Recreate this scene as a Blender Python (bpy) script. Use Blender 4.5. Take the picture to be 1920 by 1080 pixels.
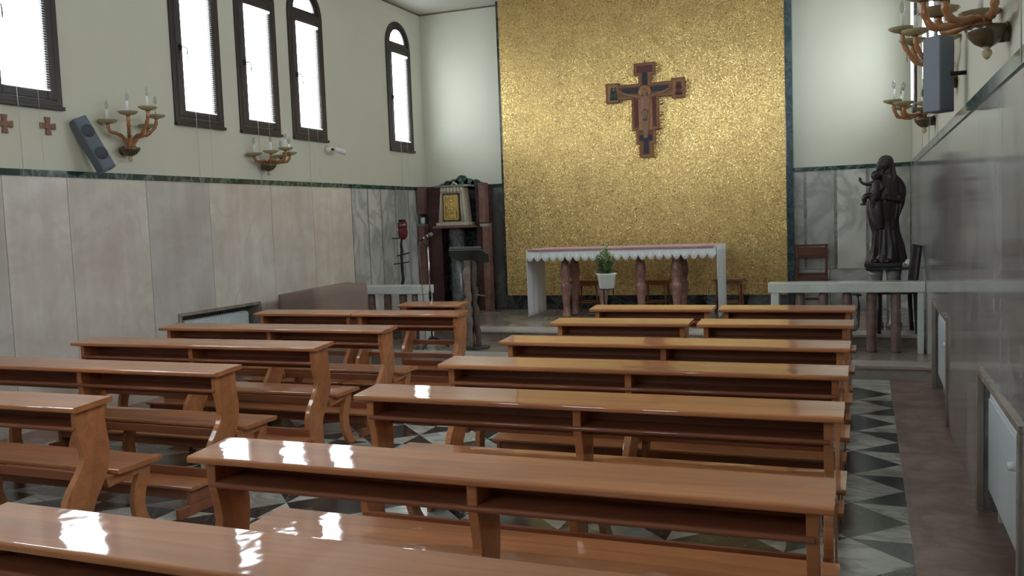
import bpy, bmesh, math, random
from mathutils import Vector, Matrix
random.seed(7)
PI = math.pi
for o in list(bpy.data.objects): bpy.data.objects.remove(o)
C = bpy.context.scene.collection
S = bpy.context.scene

# ------------------------------------------------------------------ camera
F_PX = 1665.5; YAW, PITCH, ROLL = 0.38058712, 0.07561449, 0.03655725
cam = bpy.data.cameras.new('camera'); cam.sensor_fit = 'HORIZONTAL'; cam.sensor_width = 36.0
cam.lens = 36.0 * F_PX / 1920.0; cam.clip_start = 0.05; cam.clip_end = 200
co = bpy.data.objects.new('camera', cam); C.objects.link(co)
fw = Vector((-math.sin(YAW)*math.cos(PITCH), math.cos(YAW)*math.cos(PITCH), -math.sin(PITCH)))
rt = Vector((math.cos(YAW), math.sin(YAW), 0)); dn = fw.cross(rt)
r2 = rt*math.cos(ROLL) + dn*math.sin(ROLL); d2 = -rt*math.sin(ROLL) + dn*math.cos(ROLL)
M = Matrix((r2, -d2, -fw)).transposed().to_4x4(); M.translation = Vector((0, 0, 1.6))
co.matrix_world = M
S.camera = co

# ------------------------------------------------------------------ world, exposure
W = bpy.data.worlds.new('sky'); S.world = W; W.use_nodes = True
bg = W.node_tree.nodes['Background']; bg.inputs[0].default_value = (0.86, 0.94, 1.0, 1); bg.inputs[1].default_value = 13.0
S.view_settings.view_transform = 'Standard'; S.view_settings.look = 'None'
S.view_settings.exposure = 0.30; S.view_settings.gamma = 1.0; S.view_settings.use_curve_mapping = False

XL, XR, YF, YB, ZC = -6.46, 0.565, -2.6, 12.66, 4.85
WIN_L = [(1.60), (2.60), (3.57), (4.50), (5.445), (7.535), (8.545), (9.53), (11.90)]
WIN_R = [(1.60), (2.60), (3.57), (7.535), (8.545), (9.53), (11.90)]
WIN_B = [(-4.3), (-3.3), (-2.3)]  # unseen rear windows, added to bring in light from behind the camera
def portal(loc, rot, sx, sy):
    l = bpy.data.lights.new('daylight_portal', 'AREA'); l.shape = 'RECTANGLE'; l.size = sx; l.size_y = sy
    l.cycles.is_portal = True
    o = bpy.data.objects.new('daylight_portal', l); C.objects.link(o); o.location = loc; o.rotation_euler = rot
for y in WIN_L: portal((XL-0.08, y, 3.66), (0, -PI/2, 0), 1.95, 0.8)
for y in WIN_R: portal((XR+0.08, y, 3.66), (0, PI/2, 0), 1.95, 0.8)
for x in WIN_B: portal((x, YF-0.08, 3.66), (PI/2, 0, 0), 0.8, 1.95)

# ------------------------------------------------------------------ materials
def newmat(name):
    m = bpy.data.materials.new(name); m.use_nodes = True
    nt = m.node_tree; b = nt.nodes['Principled BSDF']
    return m, nt, b
def setp(b, **k):
    for n, v in k.items(): b.inputs[n.replace('_', ' ')].default_value = v
def simple(name, col, rough=0.5, metal=0.0, coat=0.0, spec=0.5, bump=0.0, bscale=60, var=0.0):
    m, nt, b = newmat(name); setp(b, Roughness=rough, Metallic=metal)
    b.inputs['Coat Weight'].default_value = coat; b.inputs['Coat Roughness'].default_value = 0.08
    b.inputs['Specular IOR Level'].default_value = spec
    b.inputs['Base Color'].default_value = (*col, 1)
    tc = nt.nodes.new('ShaderNodeTexCoord')
    n = nt.nodes.new('ShaderNodeTexNoise'); n.inputs['Scale'].default_value = bscale; n.inputs['Detail'].default_value = 5
    nt.links.new(tc.outputs['Object'], n.inputs['Vector'])
    v = var if var > 0 else 0.08
    mx = nt.nodes.new('ShaderNodeMix'); mx.data_type = 'RGBA'
    mx.inputs['A'].default_value = (*[c*(1-v) for c in col], 1); mx.inputs['B'].default_value = (*[min(1, c*(1+v)) for c in col], 1)
    nt.links.new(n.outputs['Fac'], mx.inputs['Factor']); nt.links.new(mx.outputs['Result'], b.inputs['Base Color'])
    if bump > 0:
        bp = nt.nodes.new('ShaderNodeBump'); bp.inputs['Strength'].default_value = bump; bp.inputs['Distance'].default_value = 0.01
        nt.links.new(n.outputs['Fac'], bp.inputs['Height']); nt.links.new(bp.outputs['Normal'], b.inputs['Normal'])
    return m
def ramp(nt, stops, interp='LINEAR'):
    r = nt.nodes.new('ShaderNodeValToRGB'); cr = r.color_ramp; cr.interpolation = interp
    while len(cr.elements) > 1: cr.elements.remove(cr.elements[-1])
    cr.elements[0].position = stops[0][0]; cr.elements[0].color = (*stops[0][1], 1)
    for p, c in stops[1:]:
        e = cr.elements.new(p); e.color = (*c, 1)
    return r
def wood(name, dark, light, scale=1.0, rough=0.45, coat=0.85, wave=0.03, axis=(0.35, 6, 6)):
    m, nt, b = newmat(name)
    tc = nt.nodes.new('ShaderNodeTexCoord'); mp = nt.nodes.new('ShaderNodeMapping')
    mp.inputs['Scale'].default_value = [a*scale for a in axis]
    oi = nt.nodes.new('ShaderNodeObjectInfo'); ad = nt.nodes.new('ShaderNodeVectorMath'); ad.operation = 'ADD'
    sc = nt.nodes.new('ShaderNodeVectorMath'); sc.operation = 'SCALE'; sc.inputs['Scale'].default_value = 9.0
    cb = nt.nodes.new('ShaderNodeCombineXYZ')
    for i in range(3): nt.links.new(oi.outputs['Random'], cb.inputs[i])
    nt.links.new(cb.outputs[0], sc.inputs[0]); nt.links.new(tc.outputs['Object'], ad.inputs[0]); nt.links.new(sc.outputs[0], ad.inputs[1])
    nt.links.new(ad.outputs[0], mp.inputs['Vector'])
    n = nt.nodes.new('ShaderNodeTexNoise'); n.inputs['Scale'].default_value = 3.0; n.inputs['Detail'].default_value = 8; n.inputs['Roughness'].default_value = 0.6; n.inputs['Distortion'].default_value = 0.6
    nt.links.new(mp.outputs[0], n.inputs['Vector'])
    r = ramp(nt, [(0.3, dark), (0.7, light)]); nt.links.new(n.outputs['Fac'], r.inputs[0])
    # individual planks joined lengthwise show slightly different tones
    vo = nt.nodes.new('ShaderNodeTexVoronoi'); vo.inputs['Scale'].default_value = 1.0
    mp2 = nt.nodes.new('ShaderNodeMapping'); mp2.inputs['Scale'].default_value = (0.9, 9, 2)
    nt.links.new(ad.outputs[0], mp2.inputs['Vector']); nt.links.new(mp2.outputs[0], vo.inputs['Vector'])
    mr = nt.nodes.new('ShaderNodeMapRange'); mr.inputs['To Min'].default_value = 0.84; mr.inputs['To Max'].default_value = 1.14
    sp = nt.nodes.new('ShaderNodeSeparateColor'); nt.links.new(vo.outputs['Color'], sp.inputs[0]); nt.links.new(sp.outputs[0], mr.inputs['Value'])
    hs = nt.nodes.new('ShaderNodeHueSaturation'); nt.links.new(r.outputs[0], hs.inputs['Color']); nt.links.new(mr.outputs[0], hs.inputs['Value'])
    nt.links.new(hs.outputs[0], b.inputs['Base Color'])
    setp(b, Roughness=rough); b.inputs['Coat Weight'].default_value = coat; b.inputs['Coat Roughness'].default_value = 0.045; b.inputs['Coat IOR'].default_value = 1.5; b.inputs['Specular IOR Level'].default_value = 0.25
    n2 = nt.nodes.new('ShaderNodeTexNoise'); n2.inputs['Scale'].default_value = 7.0; n2.inputs['Detail'].default_value = 2
    nt.links.new(ad.outputs[0], n2.inputs['Vector'])
    bp = nt.nodes.new('ShaderNodeBump'); bp.inputs['Strength'].default_value = wave; bp.inputs['Distance'].default_value = 0.05
    nt.links.new(n2.outputs['Fac'], bp.inputs['Height']); nt.links.new(bp.outputs['Normal'], b.inputs['Coat Normal']); nt.links.new(bp.outputs['Normal'], b.inputs['Normal'])
    return m
def marble(name, base, base2, vein, scale=1.5, vscale=2.0, vamt=0.6, rough=0.12, stretch=(1, 1, 1), rot=(0, 0, 0), vwidth=0.06, tone=True, streak=0.0, spec=0.5):
    m, nt, b = newmat(name)
    tc = nt.nodes.new('ShaderNodeTexCoord'); mp = nt.nodes.new('ShaderNodeMapping'); mp.inputs['Scale'].default_value = stretch; mp.inputs['Rotation'].default_value = rot
    nt.links.new(tc.outputs['Object'], mp.inputs['Vector'])
    src = mp.outputs[0]
    if tone:
        at = nt.nodes.new('ShaderNodeAttribute'); at.attribute_name = 'tone'
        sc = nt.nodes.new('ShaderNodeVectorMath'); sc.operation = 'SCALE'; sc.inputs['Scale'].default_value = 17.0
        nt.links.new(at.outputs['Vector'], sc.inputs[0])
        ad = nt.nodes.new('ShaderNodeVectorMath'); ad.operation = 'ADD'; nt.links.new(src, ad.inputs[0]); nt.links.new(sc.outputs[0], ad.inputs[1]); src = ad.outputs[0]
    n = nt.nodes.new('ShaderNodeTexNoise'); n.inputs['Scale'].default_value = scale; n.inputs['Detail'].default_value = 9; n.inputs['Roughness'].default_value = 0.62
    nt.links.new(src, n.inputs['Vector'])
    r = ramp(nt, [(0.35, base), (0.65, base2)]); nt.links.new(n.outputs['Fac'], r.inputs[0])
    v = nt.nodes.new('ShaderNodeTexNoise'); v.inputs['Scale'].default_value = vscale; v.inputs['Detail'].default_value = 7; v.inputs['Distortion'].default_value = 1.2
    nt.links.new(src, v.inputs['Vector'])
    s = nt.nodes.new('ShaderNodeMath'); s.operation = 'SUBTRACT'; s.inputs[1].default_value = 0.5; nt.links.new(v.outputs['Fac'], s.inputs[0])
    a = nt.nodes.new('ShaderNodeMath'); a.operation = 'ABSOLUTE'; nt.links.new(s.outputs[0], a.inputs[0])
    mr = nt.nodes.new('ShaderNodeMapRange'); mr.inputs['From Min'].default_value = 0.0; mr.inputs['From Max'].default_value = vwidth; mr.inputs['To Min'].default_value = vamt; mr.inputs['To Max'].default_value = 0.0
    nt.links.new(a.outputs[0], mr.inputs['Value'])
    mx = nt.nodes.new('ShaderNodeMix'); mx.data_type = 'RGBA'; mx.inputs['B'].default_value = (*vein, 1)
    nt.links.new(mr.outputs[0], mx.inputs['Factor']); nt.links.new(r.outputs[0], mx.inputs['A'])
    col = mx.outputs['Result']
    if tone:
        hs = nt.nodes.new('ShaderNodeHueSaturation'); sp = nt.nodes.new('ShaderNodeSeparateXYZ'); nt.links.new(at.outputs['Vector'], sp.inputs[0])
        m1 = nt.nodes.new('ShaderNodeMapRange'); m1.inputs['To Min'].default_value = 0.85; m1.inputs['To Max'].default_value = 1.12; nt.links.new(sp.outputs[0], m1.inputs['Value'])
        m2 = nt.nodes.new('ShaderNodeMapRange'); m2.inputs['To Min'].default_value = 0.6; m2.inputs['To Max'].default_value = 1.35; nt.links.new(sp.outputs[1], m2.inputs['Value'])
        nt.links.new(m1.outputs[0], hs.inputs['Value']); nt.links.new(m2.outputs[0], hs.inputs['Saturation']); nt.links.new(col, hs.inputs['Color']); col = hs.outputs[0]
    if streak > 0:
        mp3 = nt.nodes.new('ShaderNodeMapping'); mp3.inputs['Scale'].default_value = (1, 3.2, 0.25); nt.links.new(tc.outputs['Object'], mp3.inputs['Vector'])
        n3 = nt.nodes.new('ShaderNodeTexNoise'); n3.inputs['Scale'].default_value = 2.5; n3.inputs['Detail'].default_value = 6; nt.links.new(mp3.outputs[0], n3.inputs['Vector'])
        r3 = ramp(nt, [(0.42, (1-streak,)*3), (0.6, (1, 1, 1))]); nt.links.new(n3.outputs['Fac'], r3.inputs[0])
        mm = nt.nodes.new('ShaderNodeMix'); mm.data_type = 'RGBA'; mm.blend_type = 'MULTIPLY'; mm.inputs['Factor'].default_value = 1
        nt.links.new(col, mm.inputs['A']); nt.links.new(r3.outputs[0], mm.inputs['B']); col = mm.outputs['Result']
    nt.links.new(col, b.inputs['Base Color']); setp(b, Roughness=rough); b.inputs['Specular IOR Level'].default_value = spec
    return m

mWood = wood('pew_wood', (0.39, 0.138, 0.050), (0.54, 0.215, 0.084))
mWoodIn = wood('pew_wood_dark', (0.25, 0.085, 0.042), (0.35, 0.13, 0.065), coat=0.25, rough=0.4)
mWoodOld = wood('stool_wood', (0.19, 0.07, 0.028), (0.30, 0.12, 0.05), coat=0.3, rough=0.4)
mPlaster = simple('wall_plaster', (0.655, 0.64, 0.53), 0.75, bscale=2.2, var=0.035)
mCeil = simple('ceiling_plaster', (0.56, 0.54, 0.47), 0.8, bscale=2)
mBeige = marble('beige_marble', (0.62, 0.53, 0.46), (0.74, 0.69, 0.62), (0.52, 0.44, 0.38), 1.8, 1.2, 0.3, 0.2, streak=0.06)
mVein = marble('veined_marble', (0.52, 0.51, 0.47), (0.64, 0.63, 0.59), (0.27, 0.27, 0.25), 1.6, 1.3, 0.6, 0.14, stretch=(1, 1.6, 1), rot=(0.7, 0.6, 0.3), vwidth=0.09)
mVeinD = marble('dark_veined_marble', (0.15, 0.145, 0.13), (0.24, 0.235, 0.21), (0.40, 0.39, 0.36), 1.6, 1.5, 0.35, 0.14, rot=(0.7, 0.6, 0.3), vwidth=0.05)
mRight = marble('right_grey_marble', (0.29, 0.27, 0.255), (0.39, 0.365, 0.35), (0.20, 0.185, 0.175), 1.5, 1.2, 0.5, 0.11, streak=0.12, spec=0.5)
mGreen = marble('green_marble', (0.012, 0.03, 0.026), (0.035, 0.075, 0.062), (0.22, 0.30, 0.27), 6, 5, 0.55, 0.12, tone=False)
mGreenB = marble('blue_green_marble', (0.03, 0.05, 0.06), (0.06, 0.09, 0.105), (0.16, 0.20, 0.22), 5, 5, 0.35, 0.10, tone=False)
mBlackBase = marble('black_marble_base', (0.010, 0.012, 0.014), (0.03, 0.034, 0.036), (0.16, 0.17, 0.17), 5, 4, 0.4, 0.12, tone=False)
mBlk = marble('floor_black_marble', (0.012, 0.015, 0.017), (0.030, 0.036, 0.038), (0.20, 0.21, 0.21), 3, 3.0, 0.45, 0.18, vwidth=0.02)
mWht = marble('floor_white_marble', (0.46, 0.47, 0.43), (0.62, 0.63, 0.58), (0.20, 0.215, 0.20), 3, 2.2, 0.6, 0.2, stretch=(1, 2.2, 1), vwidth=0.07)
mRed = marble('floor_red_marble', (0.25, 0.155, 0.13), (0.42, 0.30, 0.255), (0.18, 0.095, 0.085), 3.2, 3.0, 0.55, 0.32, tone=False, vwidth=0.10)
mStep = marble('step_stone', (0.44, 0.39, 0.35), (0.60, 0.55, 0.50), (0.34, 0.28, 0.25), 2.2, 2.0, 0.35, 0.3, tone=False)
mPlat = marble('platform_stone', (0.24, 0.195, 0.16), (0.38, 0.325, 0.275), (0.16, 0.125, 0.11), 2.0, 2.0, 0.4, 0.2, tone=False)
mPink = marble('pink_marble', (0.26, 0.125, 0.095), (0.40, 0.22, 0.175), (0.16, 0.07, 0.055), 7, 5, 0.4, 0.14, tone=False)
mBrownM = marble('brown_marble', (0.17, 0.105, 0.088), (0.27, 0.18, 0.15), (0.12, 0.07, 0.06), 9, 7, 0.3, 0.22, tone=False)
mPillar = marble('red_brown_stone', (0.17, 0.085, 0.068), (0.25, 0.135, 0.11), (0.10, 0.05, 0.04), 6, 5, 0.3, 0.25, tone=False)
mMaroon = marble('maroon_stone', (0.055, 0.022, 0.022), (0.10, 0.042, 0.038), (0.03, 0.012, 0.012), 4, 4, 0.3, 0.2, tone=False)
mWhiteM = marble('white_rail_marble', (0.58, 0.61, 0.58), (0.70, 0.72, 0.68), (0.44, 0.46, 0.44), 3, 2.5, 0.25, 0.18, tone=False)
mGreyM = marble('grey_marble', (0.20, 0.20, 0.19), (0.36, 0.36, 0.34), (0.12, 0.12, 0.12), 8, 6, 0.4, 0.2, tone=False)
mGreyD = marble('dark_grey_marble', (0.05, 0.055, 0.055), (0.11, 0.115, 0.115), (0.2, 0.21, 0.21), 8, 6, 0.4, 0.2, tone=False)
mTrav = simple('travertine', (0.55, 0.48, 0.36), 0.45, bump=0.3, bscale=25, var=0.2)
mFrame = simple('dark_brown_frame', (0.028, 0.020, 0.018), 0.4, bscale=20, var=0.2)
mBlind = simple('white_blind', (0.85, 0.86, 0.85), 0.5)
_nt = mBlind.node_tree; _tl = _nt.nodes.new('ShaderNodeBsdfTranslucent'); _tl.inputs[0].default_value = (0.93, 0.94, 0.93, 1)
_mx = _nt.nodes.new('ShaderNodeMixShader'); _mx.inputs[0].default_value = 0.6
_nt.links.new(_nt.nodes['Principled BSDF'].outputs[0], _mx.inputs[1]); _nt.links.new(_tl.outputs[0], _mx.inputs[2]); _nt.links.new(_mx.outputs[0], _nt.nodes['Material Output'].inputs['Surface'])
mCord = simple('white_cord', (0.55, 0.56, 0.52), 0.7)
mRad = simple('white_radiator_enamel', (0.62, 0.68, 0.70), 0.3)
mChrome = simple('chrome', (0.6, 0.6, 0.6), 0.2, metal=1)
mBronze = simple('amber_brown_glass', (0.085, 0.06, 0.028), 0.2, spec=0.8, var=0.3, bscale=30)
mCandle = simple('candle_tube_white', (0.78, 0.80, 0.76), 0.5)
mSpk = simple('speaker_blue_grey', (0.115, 0.135, 0.165), 0.45)
mSpkD = simple('speaker_grille', (0.05, 0.062, 0.085), 0.6, bump=0.4, bscale=300)
mTerra = simple('terracotta', (0.24, 0.12, 0.08), 0.6, bump=0.3, bscale=40, var=0.25)
mWhiteP = simple('white_plastic', (0.68, 0.69, 0.66), 0.4)
mBlackP = simple('black_plastic', (0.012, 0.012, 0.013), 0.4)
mIron = simple('black_iron', (0.018, 0.017, 0.017), 0.5, metal=0.4)
mStatue = simple('dark_carved_wood', (0.026, 0.017, 0.019), 0.36, bump=0.25, bscale=18, var=0.35)
mCloth = simple('white_altar_cloth', (0.76, 0.79, 0.80), 0.9, bscale=120, bump=0.2)
mLace = simple('lace', (0.72, 0.74, 0.72), 0.9, bscale=200, bump=0.5, var=0.2)
mPinkC = simple('pink_cloth', (0.66, 0.44, 0.41), 0.9, bscale=90, bump=0.3)
mPinkF = simple('pink_frill', (0.42, 0.22, 0.25), 0.9, bscale=150, bump=0.8, var=0.4)
mBrownC = simple('brown_cover_cloth', (0.27, 0.19, 0.155), 0.9, bscale=6, var=0.12)
mPot = simple('white_pot', (0.72, 0.76, 0.72), 0.5, bscale=70, bump=0.8, var=0.12)
mSoil = simple('soil', (0.03, 0.02, 0.012), 0.9)
mLeaf = simple('leaf_green', (0.13, 0.21, 0.075), 0.45, bscale=14, var=0.6)
mLeafL = simple('leaf_pale_green', (0.38, 0.47, 0.25), 0.45, bscale=14, var=0.4)
mChair = wood('chair_dark_wood', (0.09, 0.03, 0.02), (0.15, 0.055, 0.035), coat=0.2, rough=0.45)
mDrift = simple('driftwood', (0.085, 0.058, 0.045), 0.7, bump=1.0, bscale=35, var=0.7)
mDriftL = simple('light_driftwood', (0.20, 0.145, 0.115), 0.7, bump=1.0, bscale=35, var=0.5)
mLectP = simple('lectern_dark_metal', (0.030, 0.034, 0.030), 0.45)
mSlate = simple('slate_plate', (0.05, 0.055, 0.055), 0.5, bump=0.3)
mRedG = simple('red_glass', (0.13, 0.012, 0.012), 0.12, spec=0.8)
mGold = simple('gold_relief', (0.75, 0.52, 0.18), 0.28, metal=1.0, bump=0.9, bscale=24, var=0.25)
mGoldF = simple('gold_frame', (0.72, 0.55, 0.25), 0.3, metal=1.0)
mCrossR = wood('crucifix_frame_wood', (0.17, 0.075, 0.04), (0.28, 0.13, 0.07), coat=0.2, rough=0.45)
mCrossG = simple('crucifix_gilding', (0.32, 0.15, 0.06), 0.35, metal=0.35, bscale=25, var=0.3)
mCrossD = simple('crucifix_dark_blue', (0.018, 0.02, 0.03), 0.5)
mCrossM = simple('crucifix_maroon', (0.10, 0.018, 0.02), 0.5)
mSkin = simple('crucifix_painted_body', (0.26, 0.13, 0.075), 0.5, bscale=20, var=0.2)
mSkinD = simple('crucifix_painted_cloth', (0.19, 0.10, 0.07), 0.5, bscale=30, var=0.3)
mHalo = simple('crucifix_halo', (0.34, 0.17, 0.07), 0.35, metal=0.3)
mGrn = simple('painted_green_robe', (0.03, 0.06, 0.045), 0.5)
mRobe = simple('painted_red_robe', (0.12, 0.035, 0.04), 0.5)

def glass_mix(name, col, alpha, rough=0.02):
    m, nt, b = newmat(name)
    out = nt.nodes['Material Output']; nt.nodes.remove(b)
    tr = nt.nodes.new('ShaderNodeBsdfTransparent'); tr.inputs[0].default_value = (*col, 1)
    gl = nt.nodes.new('ShaderNodeBsdfGlossy'); gl.inputs['Roughness'].default_value = rough
    fr = nt.nodes.new('ShaderNodeLayerWeight'); pw = nt.nodes.new('ShaderNodeMath'); pw.operation = 'POWER'; pw.inputs[1].default_value = 5.0
    fr.inputs['Blend'].default_value = 0.5; nt.links.new(fr.outputs['Facing'], pw.inputs[0])
    ad = nt.nodes.new('ShaderNodeMath'); ad.operation = 'ADD'; ad.inputs[1].default_value = alpha+0.04; ad.use_clamp = True
    nt.links.new(pw.outputs[0], ad.inputs[0])
    mx = nt.nodes.new('ShaderNodeMixShader'); nt.links.new(ad.outputs[0], mx.inputs[0]); nt.links.new(tr.outputs[0], mx.inputs[1]); nt.links.new(gl.outputs[0], mx.inputs[2])
    nt.links.new(mx.outputs[0], out.inputs['Surface'])
    return m
mPane = glass_mix('window_glass', (0.95, 0.97, 0.97), 0.0)
mBulb = glass_mix('bulb_glass', (0.80, 0.82, 0.80), 0.06)
def amber(name, col, tr):
    m, nt, b = newmat(name); b.inputs['Base Color'].default_value = (*col, 1); setp(b, Roughness=0.12)
    b.inputs['Transmission Weight'].default_value = tr; b.inputs['IOR'].default_value = 1.35; b.inputs['Specular IOR Level'].default_value = 0.7
    tc = nt.nodes.new('ShaderNodeTexCoord'); w = nt.nodes.new('ShaderNodeTexWave'); w.inputs['Scale'].default_value = 40; w.inputs['Distortion'].default_value = 2
    nt.links.new(tc.outputs['Object'], w.inputs['Vector']); bp = nt.nodes.new('ShaderNodeBump'); bp.inputs['Strength'].default_value = 0.25
    nt.links.new(w.outputs['Fac'], bp.inputs['Height']); nt.links.new(bp.outputs['Normal'], b.inputs['Normal'])
    return m
mAmber = amber('amber_glass', (0.46, 0.21, 0.09), 0.25)
mDish = amber('pale_amber_glass', (0.66, 0.56, 0.36), 0.5)

def mosaic_mat():
    m, nt, b = newmat('gold_mosaic')
    tc = nt.nodes.new('ShaderNodeTexCoord')
    vo = nt.nodes.new('ShaderNodeTexVoronoi'); vo.inputs['Scale'].default_value = 105; vo.inputs['Randomness'].default_value = 0.75
    nt.links.new(tc.outputs['Object'], vo.inputs['Vector'])
    sep = nt.nodes.new('ShaderNodeSeparateColor'); nt.links.new(vo.outputs['Color'], sep.inputs[0])
    r = ramp(nt, [(0.0, (0.20, 0.13, 0.045)), (0.05, (0.28, 0.18, 0.06)), (0.07, (0.58, 0.39, 0.14)), (0.55, (0.68, 0.47, 0.18)), (1.0, (0.84, 0.63, 0.29))])
    nt.links.new(sep.outputs[0], r.inputs[0])
    n = nt.nodes.new('ShaderNodeTexNoise'); n.inputs['Scale'].default_value = 3; n.inputs['Detail'].default_value = 4; nt.links.new(tc.outputs['Object'], n.inputs['Vector'])
    r2_ = ramp(nt, [(0.35, (0.86, 0.85, 0.84)), (0.65, (1, 1, 1))]); nt.links.new(n.outputs['Fac'], r2_.inputs[0])
    mm = nt.nodes.new('ShaderNodeMix'); mm.data_type = 'RGBA'; mm.blend_type = 'MULTIPLY'; mm.inputs['Factor'].default_value = 1
    nt.links.new(r.outputs[0], mm.inputs['A']); nt.links.new(r2_.outputs[0], mm.inputs['B'])
    nt.links.new(mm.outputs['Result'], b.inputs['Base Color']); setp(b, Metallic=0.82)
    mr = nt.nodes.new('ShaderNodeMapRange'); mr.inputs['To Min'].default_value = 0.24; mr.inputs['To Max'].default_value = 0.42; nt.links.new(sep.outputs[1], mr.inputs['Value']); nt.links.new(mr.outputs[0], b.inputs['Roughness'])
    # every tessera is set at its own slight tilt
    g = nt.nodes.new('ShaderNodeNewGeometry'); s1 = nt.nodes.new('ShaderNodeVectorMath'); s1.operation = 'SUBTRACT'; s1.inputs[1].default_value = (0.5, 0.5, 0.5)
    nt.links.new(vo.outputs['Color'], s1.inputs[0])
    s2 = nt.nodes.new('ShaderNodeVectorMath'); s2.operation = 'MULTIPLY'; s2.inputs[1].default_value = (0.95, 0, 0.18); nt.links.new(s1.outputs[0], s2.inputs[0])
    s3 = nt.nodes.new('ShaderNodeVectorMath'); s3.operation = 'ADD'; nt.links.new(g.outputs['Normal'], s3.inputs[0]); nt.links.new(s2.outputs[0], s3.inputs[1])
    s4 = nt.nodes.new('ShaderNodeVectorMath'); s4.operation = 'NORMALIZE'; nt.links.new(s3.outputs[0], s4.inputs[0])
    nt.links.new(s4.outputs[0], b.inputs['Normal'])
    return m
mMosaic = mosaic_mat()

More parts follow.
